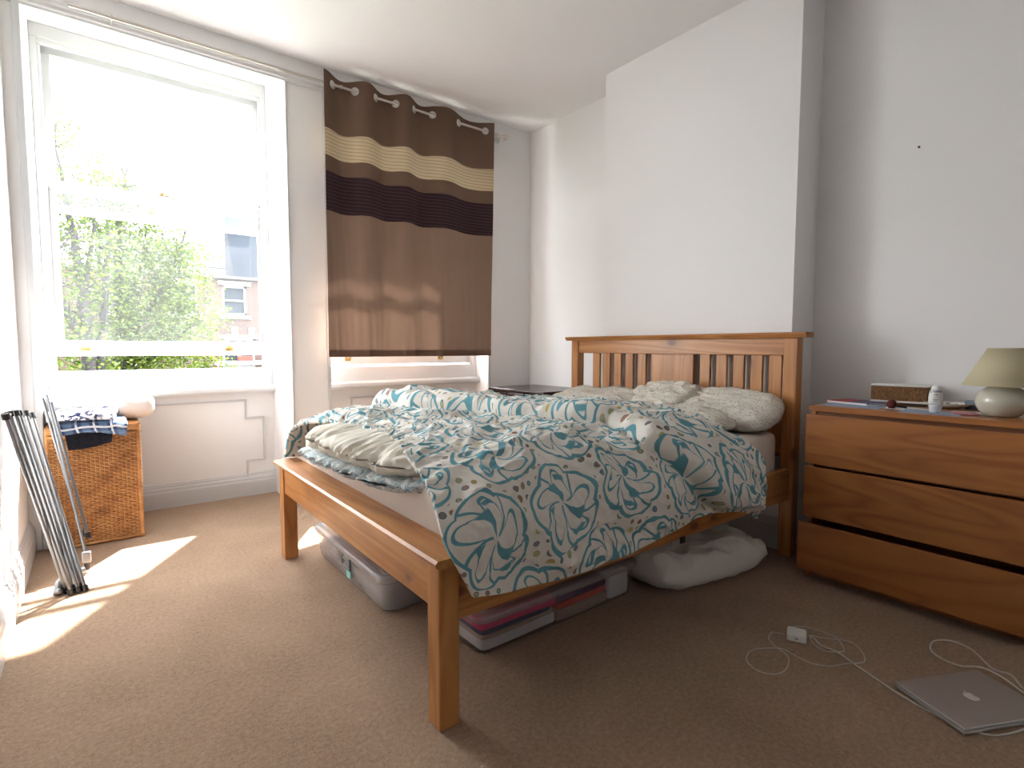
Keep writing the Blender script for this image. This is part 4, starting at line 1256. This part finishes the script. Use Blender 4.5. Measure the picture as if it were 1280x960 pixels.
# ================================================================== STORAGE BOXES
def storage_box(name, x0, x1, y0, y1, h, label, body, lidm, ribs_axis='y', with_ribs=True):
    st_ = thing(name, label, 'storage box', ((x0+x1)/2, (y0+y1)/2, 0))
    def ring(inset, z, n=9, rc=0.045):
        P = []
        for (cx_, cy_, a0) in ((x1-inset-rc, y1-inset-rc, 0), (x0+inset+rc, y1-inset-rc, 90), (x0+inset+rc, y0+inset+rc, 180), (x1-inset-rc, y0+inset+rc, 270)):
            for i in range(n):
                a = R(a0+90*i/(n-1))
                P.append((cx_+rc*math.cos(a), cy_+rc*math.sin(a), z))
        P.append(P[0])
        return P
    rows = [ring(0.055, 0.0025), ring(0.030, 0.004), ring(0.022, 0.016), ring(0.014, h*0.55), ring(0.008, h-0.02), ring(0.004, h-0.016)]
    rows = [[((x0+x1)/2+(p[0]-(x0+x1)/2)*0.01, (y0+y1)/2+(p[1]-(y0+y1)/2)*0.01, 0.0025) for p in rows[0]]]+rows
    o = MB().grid(np.array(rows)).obj('tub', body, st_, smooth=True, angle=50)
    s_ = o.modifiers.new('t', 'SOLIDIFY'); s_.thickness = 0.002; s_.offset = 0
    lr = [ring(0.002, h-0.026), ring(0.0, h-0.022), ring(0.0, h-0.008), ring(0.004, h-0.002), ring(0.012, h), ring(0.026, h), ring(0.030, h-0.006), ring(0.038, h-0.008)]
    lr.append([((x0+x1)/2+(p[0]-(x0+x1)/2)*0.01, (y0+y1)/2+(p[1]-(y0+y1)/2)*0.01, h-0.008) for p in lr[-1]])
    lo_ = MB().grid(np.array(lr)).obj('lid', lidm, st_, smooth=True, angle=50)
    s_ = lo_.modifiers.new('t', 'SOLIDIFY'); s_.thickness = 0.002; s_.offset = 0
    if with_ribs:
        k_ = 9
        for i in range(k_):
            if ribs_axis == 'y':
                yy = y0+0.08+(y1-y0-0.16)*i/(k_-1)
                MB().box((x0+0.05, yy-0.008, h-0.009), (x1-0.05, yy+0.008, h-0.001), 0.002).obj('lid_rib', lidm, lo_)
    return st_
sb1 = storage_box('storage_box', 0.795, 1.215, 1.80, 2.60, 0.152, 'frosted plastic storage box with a dark label, under the foot end of the bed', M['frosted'], M['frosted'])
# label on the -x side
lb = MB().box((0.7985, 2.125, 0.070), (0.801, 2.215, 0.128)).obj('label_sticker', M['label_dark'], sb1)
for i in range(5):
    MB().box((0.7978, 2.135, 0.078+i*0.010), (0.7986, 2.205-0.012*(i % 3), 0.0805+i*0.010)).obj('print_line', M['paper'], lb)
MB().box((0.7990, 2.125, 0.038), (0.8015, 2.165, 0.070)).obj('label_sticker', M['label_teal'], sb1)['label'] = 'teal lower sticker'
# faint folded linen inside box 1
def folded(name, x0, x1, y0, y1, z0, z1, mat, label, cat='cloth', rz=0, seed=0, amp=0.006, group=None):
    Q = rounded_slab(-(x1-x0)/2, (x1-x0)/2, -(y1-y0)/2, (y1-y0)/2, z0, z1, rc=0.03, bulge=0.006, rz=min(0.02, (z1-z0)/2), seed=seed, amp=amp, nu=72, nv=14)
    Mt = placed((x0+x1)/2, (y0+y1)/2, 0, rz)
    mb = MB().grid(Q)
    mb.v = [tuple(Mt @ Vector(p)) for p in mb.v]
    return tag(mb.obj(name, mat, smooth=True), label, cat, group)
folded('folded_linen', 0.84, 1.17, 1.86, 2.54, 0.012, 0.085, M['white_f'], 'pale folded linen inside the frosted storage box', seed=41)

sb2 = storage_box('storage_box', 0.915, 1.715, 1.352, 1.760, 0.148, 'clear plastic storage box full of coloured clothes, under the side of the bed', M['clear'], M['clear_lid'], with_ribs=False)
folded('folded_towel', 0.955, 1.27, 1.385, 1.72, 0.010, 0.048, M['white_f'], 'crumpled white towel at the bottom of the clear storage box', 'towel', seed=51, amp=0.012)
folded('folded_shirt', 0.955, 1.26, 1.385, 1.70, 0.050, 0.066, M['tan_f'], 'tan folded shirt on the white towel in the clear box', 'shirt', seed=52)
folded('folded_shirt', 0.955, 1.25, 1.385, 1.70, 0.067, 0.082, M['navy_f'], 'navy folded shirt between tan and magenta clothes in the clear box', 'shirt', seed=53)
folded('folded_jumper', 0.950, 1.27, 1.380, 1.70, 0.083, 0.114, M['magenta'], 'magenta folded jumper on top in the near end of the clear box', 'jumper', seed=54)
folded('folded_shirt', 1.28, 1.55, 1.385, 1.70, 0.010, 0.052, M['tan_f'], 'pale tan folded clothing low in the middle of the clear box', 'shirt', seed=55)
folded('folded_jumper', 1.28, 1.54, 1.385, 1.70, 0.054, 0.078, M['redf'], 'red folded jumper in the middle of the clear box', 'jumper', rz=0.03, seed=56)
folded('folded_blouse', 1.27, 1.54, 1.385, 1.69, 0.080, 0.108, M['purple'], 'dark purple folded blouse over the red jumper in the clear box', 'blouse', seed=57)
folded('white_bag', 1.565, 1.68, 1.39, 1.72, 0.010, 0.115, M['white_f'], 'bunched white cloth bag at the pillow end of the clear box', 'bag', seed=58, amp=0.014)
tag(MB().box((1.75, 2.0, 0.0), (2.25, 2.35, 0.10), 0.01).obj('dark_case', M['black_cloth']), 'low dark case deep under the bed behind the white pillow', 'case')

# ================================================================== WICKER BASKET
WB = (-0.203, 0.160, 3.405, 3.80, 0.605)     # x0 x1 y0 y1 top
bs = thing('laundry_basket', 'square honey wicker laundry basket in the window recess corner', 'basket', (-0.04, 3.6, 0))
x0, x1, y0, y1, zt = WB
MB().box((x0+0.008, y0+0.008, 0.004), (x1-0.008, y1-0.008, zt-0.04)).obj('shaded_lining', M['wicker_shade'], bs)  # inner box coloured dark so the weave gaps read as shadow
wv = MB()
sides = [((x0, y0), (x1, y0), (0, -1)), ((x1, y0), (x1, y1), (1, 0)), ((x0, y1), (x0, y0), (-1, 0))]
rnd = random.Random(5)
for (p, q2, nn) in sides:
    Ln = math.hypot(q2[0]-p[0], q2[1]-p[1])
    nst = 20
    rows_ = 58
    for r_ in range(rows_):
        z = 0.016+(zt-0.055)*r_/(rows_-1)
        pts_ = []
        kk = nst*2
        openz = (r_ % 3 == 2)
        for i in range(kk+1):
            t_ = i/kk
            off = 0.0045*math.cos(PI*i/1.0*0.5*2+PI*r_) if i % 2 == 0 else 0
            zj = rnd.uniform(-0.0012, 0.0012)
            pts_.append((p[0]+(q2[0]-p[0])*t_+nn[0]*(off+0.002), p[1]+(q2[1]-p[1])*t_+nn[1]*(off+0.002), z+zj))
        # alternate over/under
        pts2 = []
        for i, pp in enumerate(pts_):
            s_ = (1 if ((i//2+r_) % 2 == 0) else -1) if i % 2 == 0 else 0
            pts2.append((p[0]+(q2[0]-p[0])*i/kk+nn[0]*(0.003+0.0058*s_), p[1]+(q2[1]-p[1])*i/kk+nn[1]*(0.003+0.0058*s_), pp[2]))
        wv.tube(pts2, 0.0040, 6, cap=False)
wv.obj('weave', M['wicker'], bs, smooth=True, fix=False, kind='stuff')
for (p, q2, nn) in sides:
    Ln = math.hypot(q2[0]-p[0], q2[1]-p[1])
    for i in range(21):
        t_ = i/20
        px_, py_ = p[0]+(q2[0]-p[0])*t_+nn[0]*0.003, p[1]+(q2[1]-p[1])*t_+nn[1]*0.003
        MB().tube([(px_, py_, 0.008), (px_, py_, zt-0.03)], 0.0028, 5).obj('stake', M['wicker'], bs)
for (cx_, cy_) in ((x0, y0), (x1, y0), (x1, y1), (x0, y1)):
    MB().tube([(cx_, cy_, 0.0), (cx_, cy_, zt-0.02)], 0.010, 10).obj('corner_post', M['wicker'], bs, smooth=True, angle=50)
for zz in (0.012, zt-0.045):
    q = MB()
    q.tube([(x0, y0-0.006, zz), (x1, y0-0.006, zz)], 0.008, 8)
    q.tube([(x1+0.006, y0, zz), (x1+0.006, y1, zz)], 0.008, 8)
    q.obj('rim', M['wicker'], bs, smooth=True)
ld_ = MB()
ld_.box((x0-0.008, y0-0.014, zt-0.032), (x1+0.012, y1+0.012, zt-0.004), 0.008)
lo = ld_.obj('lid', M['wicker'], bs)
q = MB()
for i in range(26):
    yy = y0-0.010+(y1-y0+0.018)*i/25
    q.tube([(x0-0.006, yy, zt-0.004+0.003*(i % 2)), (x1+0.010, yy, zt-0.004+0.003*((i+1) % 2))], 0.005, 5)
q.obj('lid_weave', M['wicker'], lo, kind='stuff')

# cloths on the basket
def drape(name, net_, mat, label, cat, nu=70, nv=70, amp=0.010, seed=0, th=0.006):
    A_ = crom(np.array(net_, float), nu)
    A_ = crom(A_.transpose(1, 0, 2), nv).transpose(1, 0, 2)
    n_ = normals(A_)
    u_, v_ = np.meshgrid(np.linspace(0, 1, nu), np.linspace(0, 1, nv), indexing='ij')
    d_ = amp*noise2(u_*5, v_*4, seed)+amp*0.8*np.clip(ridge(u_*6+v_*2, v_*4, seed+1), 0, 1)**2
    A_ = A_+n_*d_[:, :, None]
    L1 = np.linalg.norm(np.gradient(A_, axis=0), axis=2).cumsum(axis=0)
    L2 = np.linalg.norm(np.gradient(A_, axis=1), axis=2).cumsum(axis=1)
    o = MB().grid(A_).obj(name, mat, smooth=True, uvs=np.stack([L1, L2], 2).reshape(-1, 2), fix=False)
    s_ = o.modifiers.new('t', 'SOLIDIFY'); s_.thickness = th; s_.offset = 0
    return tag(o, label, cat)
T = zt
drape('black_garment', [[(-0.130, 3.60, T+0.006), (-0.03, 3.60, T+0.006), (0.06, 3.60, T+0.006)],
                        [(-0.135, 3.44, T+0.008), (-0.03, 3.44, T+0.008), (0.06, 3.44, T+0.008)],
                        [(-0.135, 3.372, T-0.010), (-0.04, 3.372, T-0.010), (0.055, 3.372, T-0.010)],
                        [(-0.130, 3.362, T-0.055), (-0.04, 3.362, T-0.055), (0.052, 3.362, T-0.045)],
                        [(-0.122, 3.360, T-0.105), (-0.04, 3.360, T-0.100), (0.048, 3.360, T-0.080)]],
      M['black_cloth'], 'black folded garment hanging over the front edge of the wicker basket', 'garment', amp=0.004, seed=61)
drape('plaid_shirt', [[(-0.165, 3.62, T+0.020), (-0.03, 3.62, T+0.022), (0.10, 3.62, T+0.020)],
                      [(-0.17, 3.46, T+0.030), (-0.03, 3.45, T+0.034), (0.11, 3.45, T+0.026)],
                      [(-0.172, 3.372, T+0.018), (-0.03, 3.36, T+0.022), (0.115, 3.36, T+0.010)],
                      [(-0.168, 3.350, T-0.012), (-0.03, 3.345, T-0.006), (0.112, 3.345, T-0.020)],
                      [(-0.160, 3.348, T-0.030), (-0.03, 3.342, T-0.022), (0.110, 3.342, T-0.052)]],
      M['plaid'], 'blue and white checked shirt draped over the wicker basket edge', 'shirt', amp=0.006, seed=63)
drape('patterned_blouse', [[(-0.205, 3.66, T+0.050), (-0.05, 3.66, T+0.052), (0.07, 3.66, T+0.050)],
                        [(-0.21, 3.50, T+0.072), (-0.05, 3.48, T+0.082), (0.08, 3.48, T+0.070)],
                        [(-0.20, 3.40, T+0.064), (-0.05, 3.37, T+0.074), (0.075, 3.38, T+0.060)],
                        [(-0.195, 3.352, T+0.036), (-0.06, 3.335, T+0.040), (0.065, 3.345, T+0.036)]],
      M['bw_cotton'], 'crumpled black and white patterned blouse on the basket above the checked shirt', 'blouse', amp=0.010, seed=66)
pillow('pillow', 0.022, 3.655, T+0.100, 0.235, 0.165, 0.072, (R(6), R(9), R(4)), M['pillow_bright'], 33,
       'bright white pillow on the wicker basket under the open window', crumple=0.02)

# ================================================================== FOLDED STEEL RACK
rk = thing('folded_rack', 'bundle of steel poles of a folded clothes rack leaning on the left wall', 'clothes rack', (-0.11, 2.80, 0))
tops = [(-0.262, 2.72, 0.755), (-0.258, 2.79, 0.748), (-0.262, 2.865, 0.755), (-0.255, 3.02, 0.728), (-0.262, 3.08, 0.722), (-0.25, 3.20, 0.732), (-0.245, 3.32, 0.700)]
bots = [(-0.128, 2.805, 0.014), (-0.112, 2.785, 0.014), (-0.122, 2.835, 0.014), (-0.096, 2.775, 0.014), (-0.104, 2.815, 0.014), (-0.078, 2.765, 0.014), (-0.090, 2.80, 0.014)]
tops = [(-0.264, 2.64, 0.750), (-0.262, 2.73, 0.750), (-0.252, 2.80, 0.746), (-0.252, 2.92, 0.733), (-0.240, 3.01, 0.722), (-0.226, 3.08, 0.705)]
bots = [(-0.134, 2.79, 0.014), (-0.118, 2.755, 0.014), (-0.112, 2.80, 0.014), (-0.094, 2.765, 0.014), (-0.088, 2.80, 0.014), (-0.072, 2.765, 0.014)]
for tp, bt in zip(tops, bots):
    po_ = MB().tube([bt, tp], 0.0068, 12).obj('pole', M['rack_steel'], rk, smooth=True, angle=40)
    dv_ = (Vector(tp)-Vector(bt)).normalized()
    MB().tube([Vector(tp)-dv_*0.010, Vector(tp)+dv_*0.012], 0.0125, 12).obj('end_cap', M['black_plastic'], po_, smooth=True, angle=40)
    MB().tube([Vector(bt)-dv_*0.012, Vector(bt)+dv_*0.012], 0.0115, 12).obj('end_cap', M['black_plastic'], po_, smooth=True, angle=40)
for tp, bt in (((-0.205, 3.345, 0.760), (-0.082, 3.10, 0.150)), ((-0.190, 3.350, 0.775), (-0.070, 3.04, 0.070)), ((-0.175, 3.355, 0.74), (-0.060, 3.12, 0.13))):
    po_ = MB().tube([bt, tp], 0.0062, 12).obj('inner_pole', M['rack_steel'], rk, smooth=True, angle=40)
    dv_ = (Vector(tp)-Vector(bt)).normalized()
    MB().tube([Vector(bt)-dv_*0.012, Vector(bt)+dv_*0.014], 0.0105, 12).obj('end_cap', M['black_plastic'], po_, smooth=True, angle=40)
ft = MB()
ft.tube([(-0.158, 2.775, 0.014), (-0.155, 2.80, 0.045), (-0.135, 2.83, 0.062), (-0.10, 2.84, 0.058), (-0.075, 2.86, 0.06)], 0.013, 12)
ft.tube([(-0.158, 2.768, 0.010), (-0.156, 2.780, 0.024)], 0.0155, 12)
ft.obj('curved_foot', M['rack_steel'], rk, smooth=True)
ft = MB(); ft.box((-0.085, 2.985, 0.045), (-0.050, 3.01, 0.095), 0.006)
ft.obj('joint_bracket', M['rack_steel'], rk)
ft = MB(); ft.tube([(-0.067, 3.0, 0.012), (-0.067, 3.0, 0.05)], 0.010, 10)
ft.obj('joint_foot', M['black_plastic'], rk)
ft = MB(); ft.tube([(-0.262, 2.66, 0.742), (-0.262, 2.72, 0.750), (-0.262, 2.87, 0.752)], 0.007, 8)
ft.obj('cross_bar', M['black_plastic'], rk, smooth=True)

# ================================================================== OUTSIDE
S(MB().box((-60, 4.4, -4.3), (60, 80, -4.0)).obj('ground_outside', M['ground']))
# terrace house
hs = thing('terraced_house', 'red brick house with slate roof and white sash windows beyond the tree', 'building', (4.5, 20, -4))
HY = 20.0
wins = [(3.39, 4.13, 2.08, 3.06), (1.95, 2.7, 2.08, 3.06), (0.35, 1.1, 2.08, 3.06), (5.6, 6.34, 2.08, 3.06)]
bay = [(3.35, 4.35, -0.6, 1.30)]
w_ = MB()
def wall_with_holes(x0, x1, z0, z1, holes):
    xs = sorted({x0, x1}|{h[0] for h in holes}|{h[1] for h in holes}); zs_ = sorted({z0, z1}|{h[2] for h in holes}|{h[3] for h in holes})
    for i in range(len(xs)-1):
        for j in range(len(zs_)-1):
            cx_, cz_ = (xs[i]+xs[i+1])/2, (zs_[j]+zs_[j+1])/2
            if any(h[0] < cx_ < h[1] and h[2] < cz_ < h[3] for h in holes): continue
            w_.box((xs[i], HY, zs_[j]), (xs[i+1], HY+0.3, zs_[j+1]))
wall_with_holes(-1.0, 8.0, -4, 3.25, wins+bay)
w_.box((-1, HY+0.3, -4), (8, HY+6, 3.25))
w_.obj('brick_wall', M['brick'], hs)
for (a, c, e, f_) in wins+bay:
    big = (f_-e) > 1.2
    w = MB()
    t_ = 0.07
    w.box((a, HY+0.05, e), (a+t_, HY+0.15, f_)); w.box((c-t_, HY+0.05, e), (c, HY+0.15, f_))
    w.box((a, HY+0.05, f_-t_), (c, HY+0.15, f_)); w.box((a, HY+0.05, e), (c, HY+0.15, e+t_))
    w.box((a, HY+0.04, (e+f_)/2-0.03), (c, HY+0.15, (e+f_)/2+0.03))
    w.box((a-0.12, HY-0.10, f_), (c+0.12, HY+0.02, f_+0.13))
    w.box((a-0.10, HY-0.12, e-0.12), (c+0.10, HY+0.05, e))
    if big: w.box(((a+c)/2-0.05, HY+0.03, e), ((a+c)/2+0.05, HY+0.15, f_))
    wo = w.obj('window', M['ext_white'], hs)
    MB().box((a+t_, HY+0.12, e+t_), (c-t_, HY+0.13, (e+f_)/2-0.03)).obj('pane', M['ext_pane'], wo)
    MB().box((a+t_, HY+0.12, (e+f_)/2+0.03), (c-t_, HY+0.13, f_-t_)).obj('pane', M['ext_pane'], wo)
MB().box((3.1, HY-0.55, 0.42), (4.75, HY-0.02, 0.56)).obj('ledge', M['ext_white'], hs)
for x in (3.72, 4.25):
    MB().box((x-0.09, HY-0.08, 1.42), (x+0.09, HY, 1.68)).obj('corbel', M['ext_white'], hs)
MB().box((-1.1, HY-0.15, 3.25), (8.1, HY+0.1, 3.36), 0.02).obj('gutter', M['ext_lead'], hs)
rf = MB()
rf.prism([(HY, 3.36), (HY+1.1, 5.6), (HY+1.35, 5.6), (HY+1.35, 3.36)], 3.75, 8.0, 'x')
rf.obj('slate_roof', M['slate'], hs)
fp = thing('flower_pot', 'small terracotta window box on the white ledge of the brick house', 'window box', (4.0, HY-0.3, 0.56))
MB().box((3.72, HY-0.45, 0.56), (4.18, HY-0.25, 0.72), 0.02).obj('box', M['terracotta'], fp)
# faint roofs further off
h2 = thing('far_house', 'pale grey roof of a more distant house seen past the brick house', 'building', (2.5, 40, -4))
MB().box((0.5, 40, -4), (12, 46, 6.2)).obj('wall', M['ext_white'], h2)
rf = MB(); rf.prism([(39.8, 6.2), (43, 8.2), (46.2, 6.2)], 0.3, 12.2, 'x'); rf.obj('roof', M['slate'], h2)

# trees
def tree(name, label, base, height, limbs, blobs, nleaf, seed, lsize=0.085):
    rg_ = np.random.RandomState(seed)
    tr_ = thing(name, label, 'tree', base, group=None)
    tk = MB()
    for (pts_, rr) in limbs:
        P_ = crom(pts_, len(pts_)*5)
        P_[:, :2] += rg_.normal(0, 0.012, (len(P_), 2))
        tk.tube(P_.tolist(), list(np.linspace(rr[0], rr[1], len(P_))), 8)
        # twigs
        for _ in range(26):
            i = rg_.randint(len(P_)//4, len(P_)); s_ = P_[i]
            d_ = rg_.normal(0, 1, 3); d_[2] = abs(d_[2])*0.8+0.25; d_ /= np.linalg.norm(d_)
            ln_ = rg_.uniform(0.35, 1.0)
            q_ = [s_, s_+d_*ln_*0.5+rg_.normal(0, 0.05, 3), s_+d_*ln_+rg_.normal(0, 0.1, 3)+np.array([0, 0, 0.08])]
            tk.tube([tuple(k_) for k_ in q_], [rr[1]*0.9, rr[1]*0.6, rr[1]*0.25], 5)
    tk.obj('trunk', M['bark'], tr_, smooth=True, fix=False)
    # leaves, clustered
    vs = []
    bl = np.array([bb[:3] for bb in blobs]); rad = np.array([bb[3] for bb in blobs]); wt = rad**2.2; wt /= wt.sum()
    ncl = nleaf//14
    which = rg_.choice(len(bl), ncl, p=wt)
    d_ = rg_.normal(0, 1, (ncl, 3)); d_ /= np.linalg.norm(d_, axis=1, keepdims=True)
    cc = bl[which]+d_*(rad[which]*rg_.rand(ncl)**0.45)[:, None]*np.array([1, 0.8, 0.9])
    c = np.repeat(cc, 14, axis=0)+rg_.normal(0, 0.085, (ncl*14, 3))
    n_ = len(c)
    a1 = rg_.normal(0, 1, (n_, 3)); a1[:, 2] *= 0.5; a1 /= np.linalg.norm(a1, axis=1, keepdims=True)
    a2 = rg_.normal(0, 1, (n_, 3)); a2 -= (a2*a1).sum(1, keepdims=True)*a1; a2 /= np.linalg.norm(a2, axis=1, keepdims=True)
    sz = rg_.uniform(0.5, 1.0, (n_, 1))*lsize
    V = np.stack([c-a1*sz*0.5, c+a2*sz*0.32, c+a1*sz*0.6, c-a2*sz*0.32], axis=1).reshape(-1, 3)
    me = bpy.data.meshes.new('foliage')
    me.from_pydata(V.tolist(), [], np.arange(n_*4).reshape(-1, 4).tolist())
    me.materials.append(M['leaf'])
    o = bpy.data.objects.new('foliage', me); COL.objects.link(o)
    o.parent = tr_; o.matrix_parent_inverse = tr_.matrix_basis.inverted()
    o['kind'] = 'stuff'
    return tr_
TY = 11.5
limbs = [([(-0.15, TY, -4), (-0.12, TY, -1), (-0.10, TY, 1.2), (-0.18, TY, 2.6), (-0.35, TY, 4.2)], (0.17, 0.02)),
         ([(-0.12, TY, -0.5), (0.12, TY+0.2, 1.2), (0.22, TY+0.2, 2.4), (0.30, TY+0.2, 3.6)], (0.10, 0.015)),
         ([(-0.1, TY, 1.0), (-0.45, TY-0.2, 1.9), (-0.6, TY-0.3, 3.0)], (0.08, 0.012)),
         ([(-0.1, TY, 2.0), (0.05, TY, 2.9), (0.12, TY, 3.7)], (0.05, 0.01))]
blobs = [(-0.5, TY, 3.6, 1.0), (-0.15, TY, 2.5, 0.95), (-0.9, TY, 2.3, 1.1), (-0.3, TY+0.2, 1.2, 1.0), (-0.7, TY, 4.5, 0.7), (-1.6, TY, 3.2, 1.3), (-0.2, TY-0.2, 0.2, 0.9), (-1.6, TY, 0.9, 1.3)]
tree('leafy_tree', 'leafy spring tree with a forked dark trunk, left in the open window', (-0.15, TY, -4), 6, limbs, blobs, 17000, 3)
TY = 12.6
limbs = [([(0.40, TY, -4), (0.42, TY, 0), (0.40, TY, 1.8), (0.42, TY, 3.0), (0.60, TY, 4.2)], (0.18, 0.02)),
         ([(0.42, TY, 1.0), (0.95, TY, 1.9), (1.35, TY, 2.7), (1.55, TY, 3.5)], (0.07, 0.012)),
         ([(0.42, TY, 1.6), (0.75, TY+0.1, 2.5), (0.95, TY+0.1, 3.8)], (0.05, 0.012)),
         ([(0.42, TY, 0.4), (1.2, TY, 1.1), (1.75, TY, 1.6)], (0.06, 0.012))]
blobs = [(0.45, TY, 3.6, 0.75), (0.9, TY, 3.0, 0.8), (1.35, TY, 2.5, 0.75), (0.7, TY, 2.0, 0.9), (1.55, TY, 1.6, 0.72), (1.2, TY, 1.2, 0.85), (0.4, TY, 1.0, 0.8), (1.0, TY, 0.2, 1.0), (1.85, TY, 0.75, 0.45), (0.1, TY, 0.0, 0.9)]
tree('leafy_tree', 'leafy spring tree with one straight trunk, in front of the brick house', (0.40, TY, -4), 6, limbs, blobs, 24000, 8)
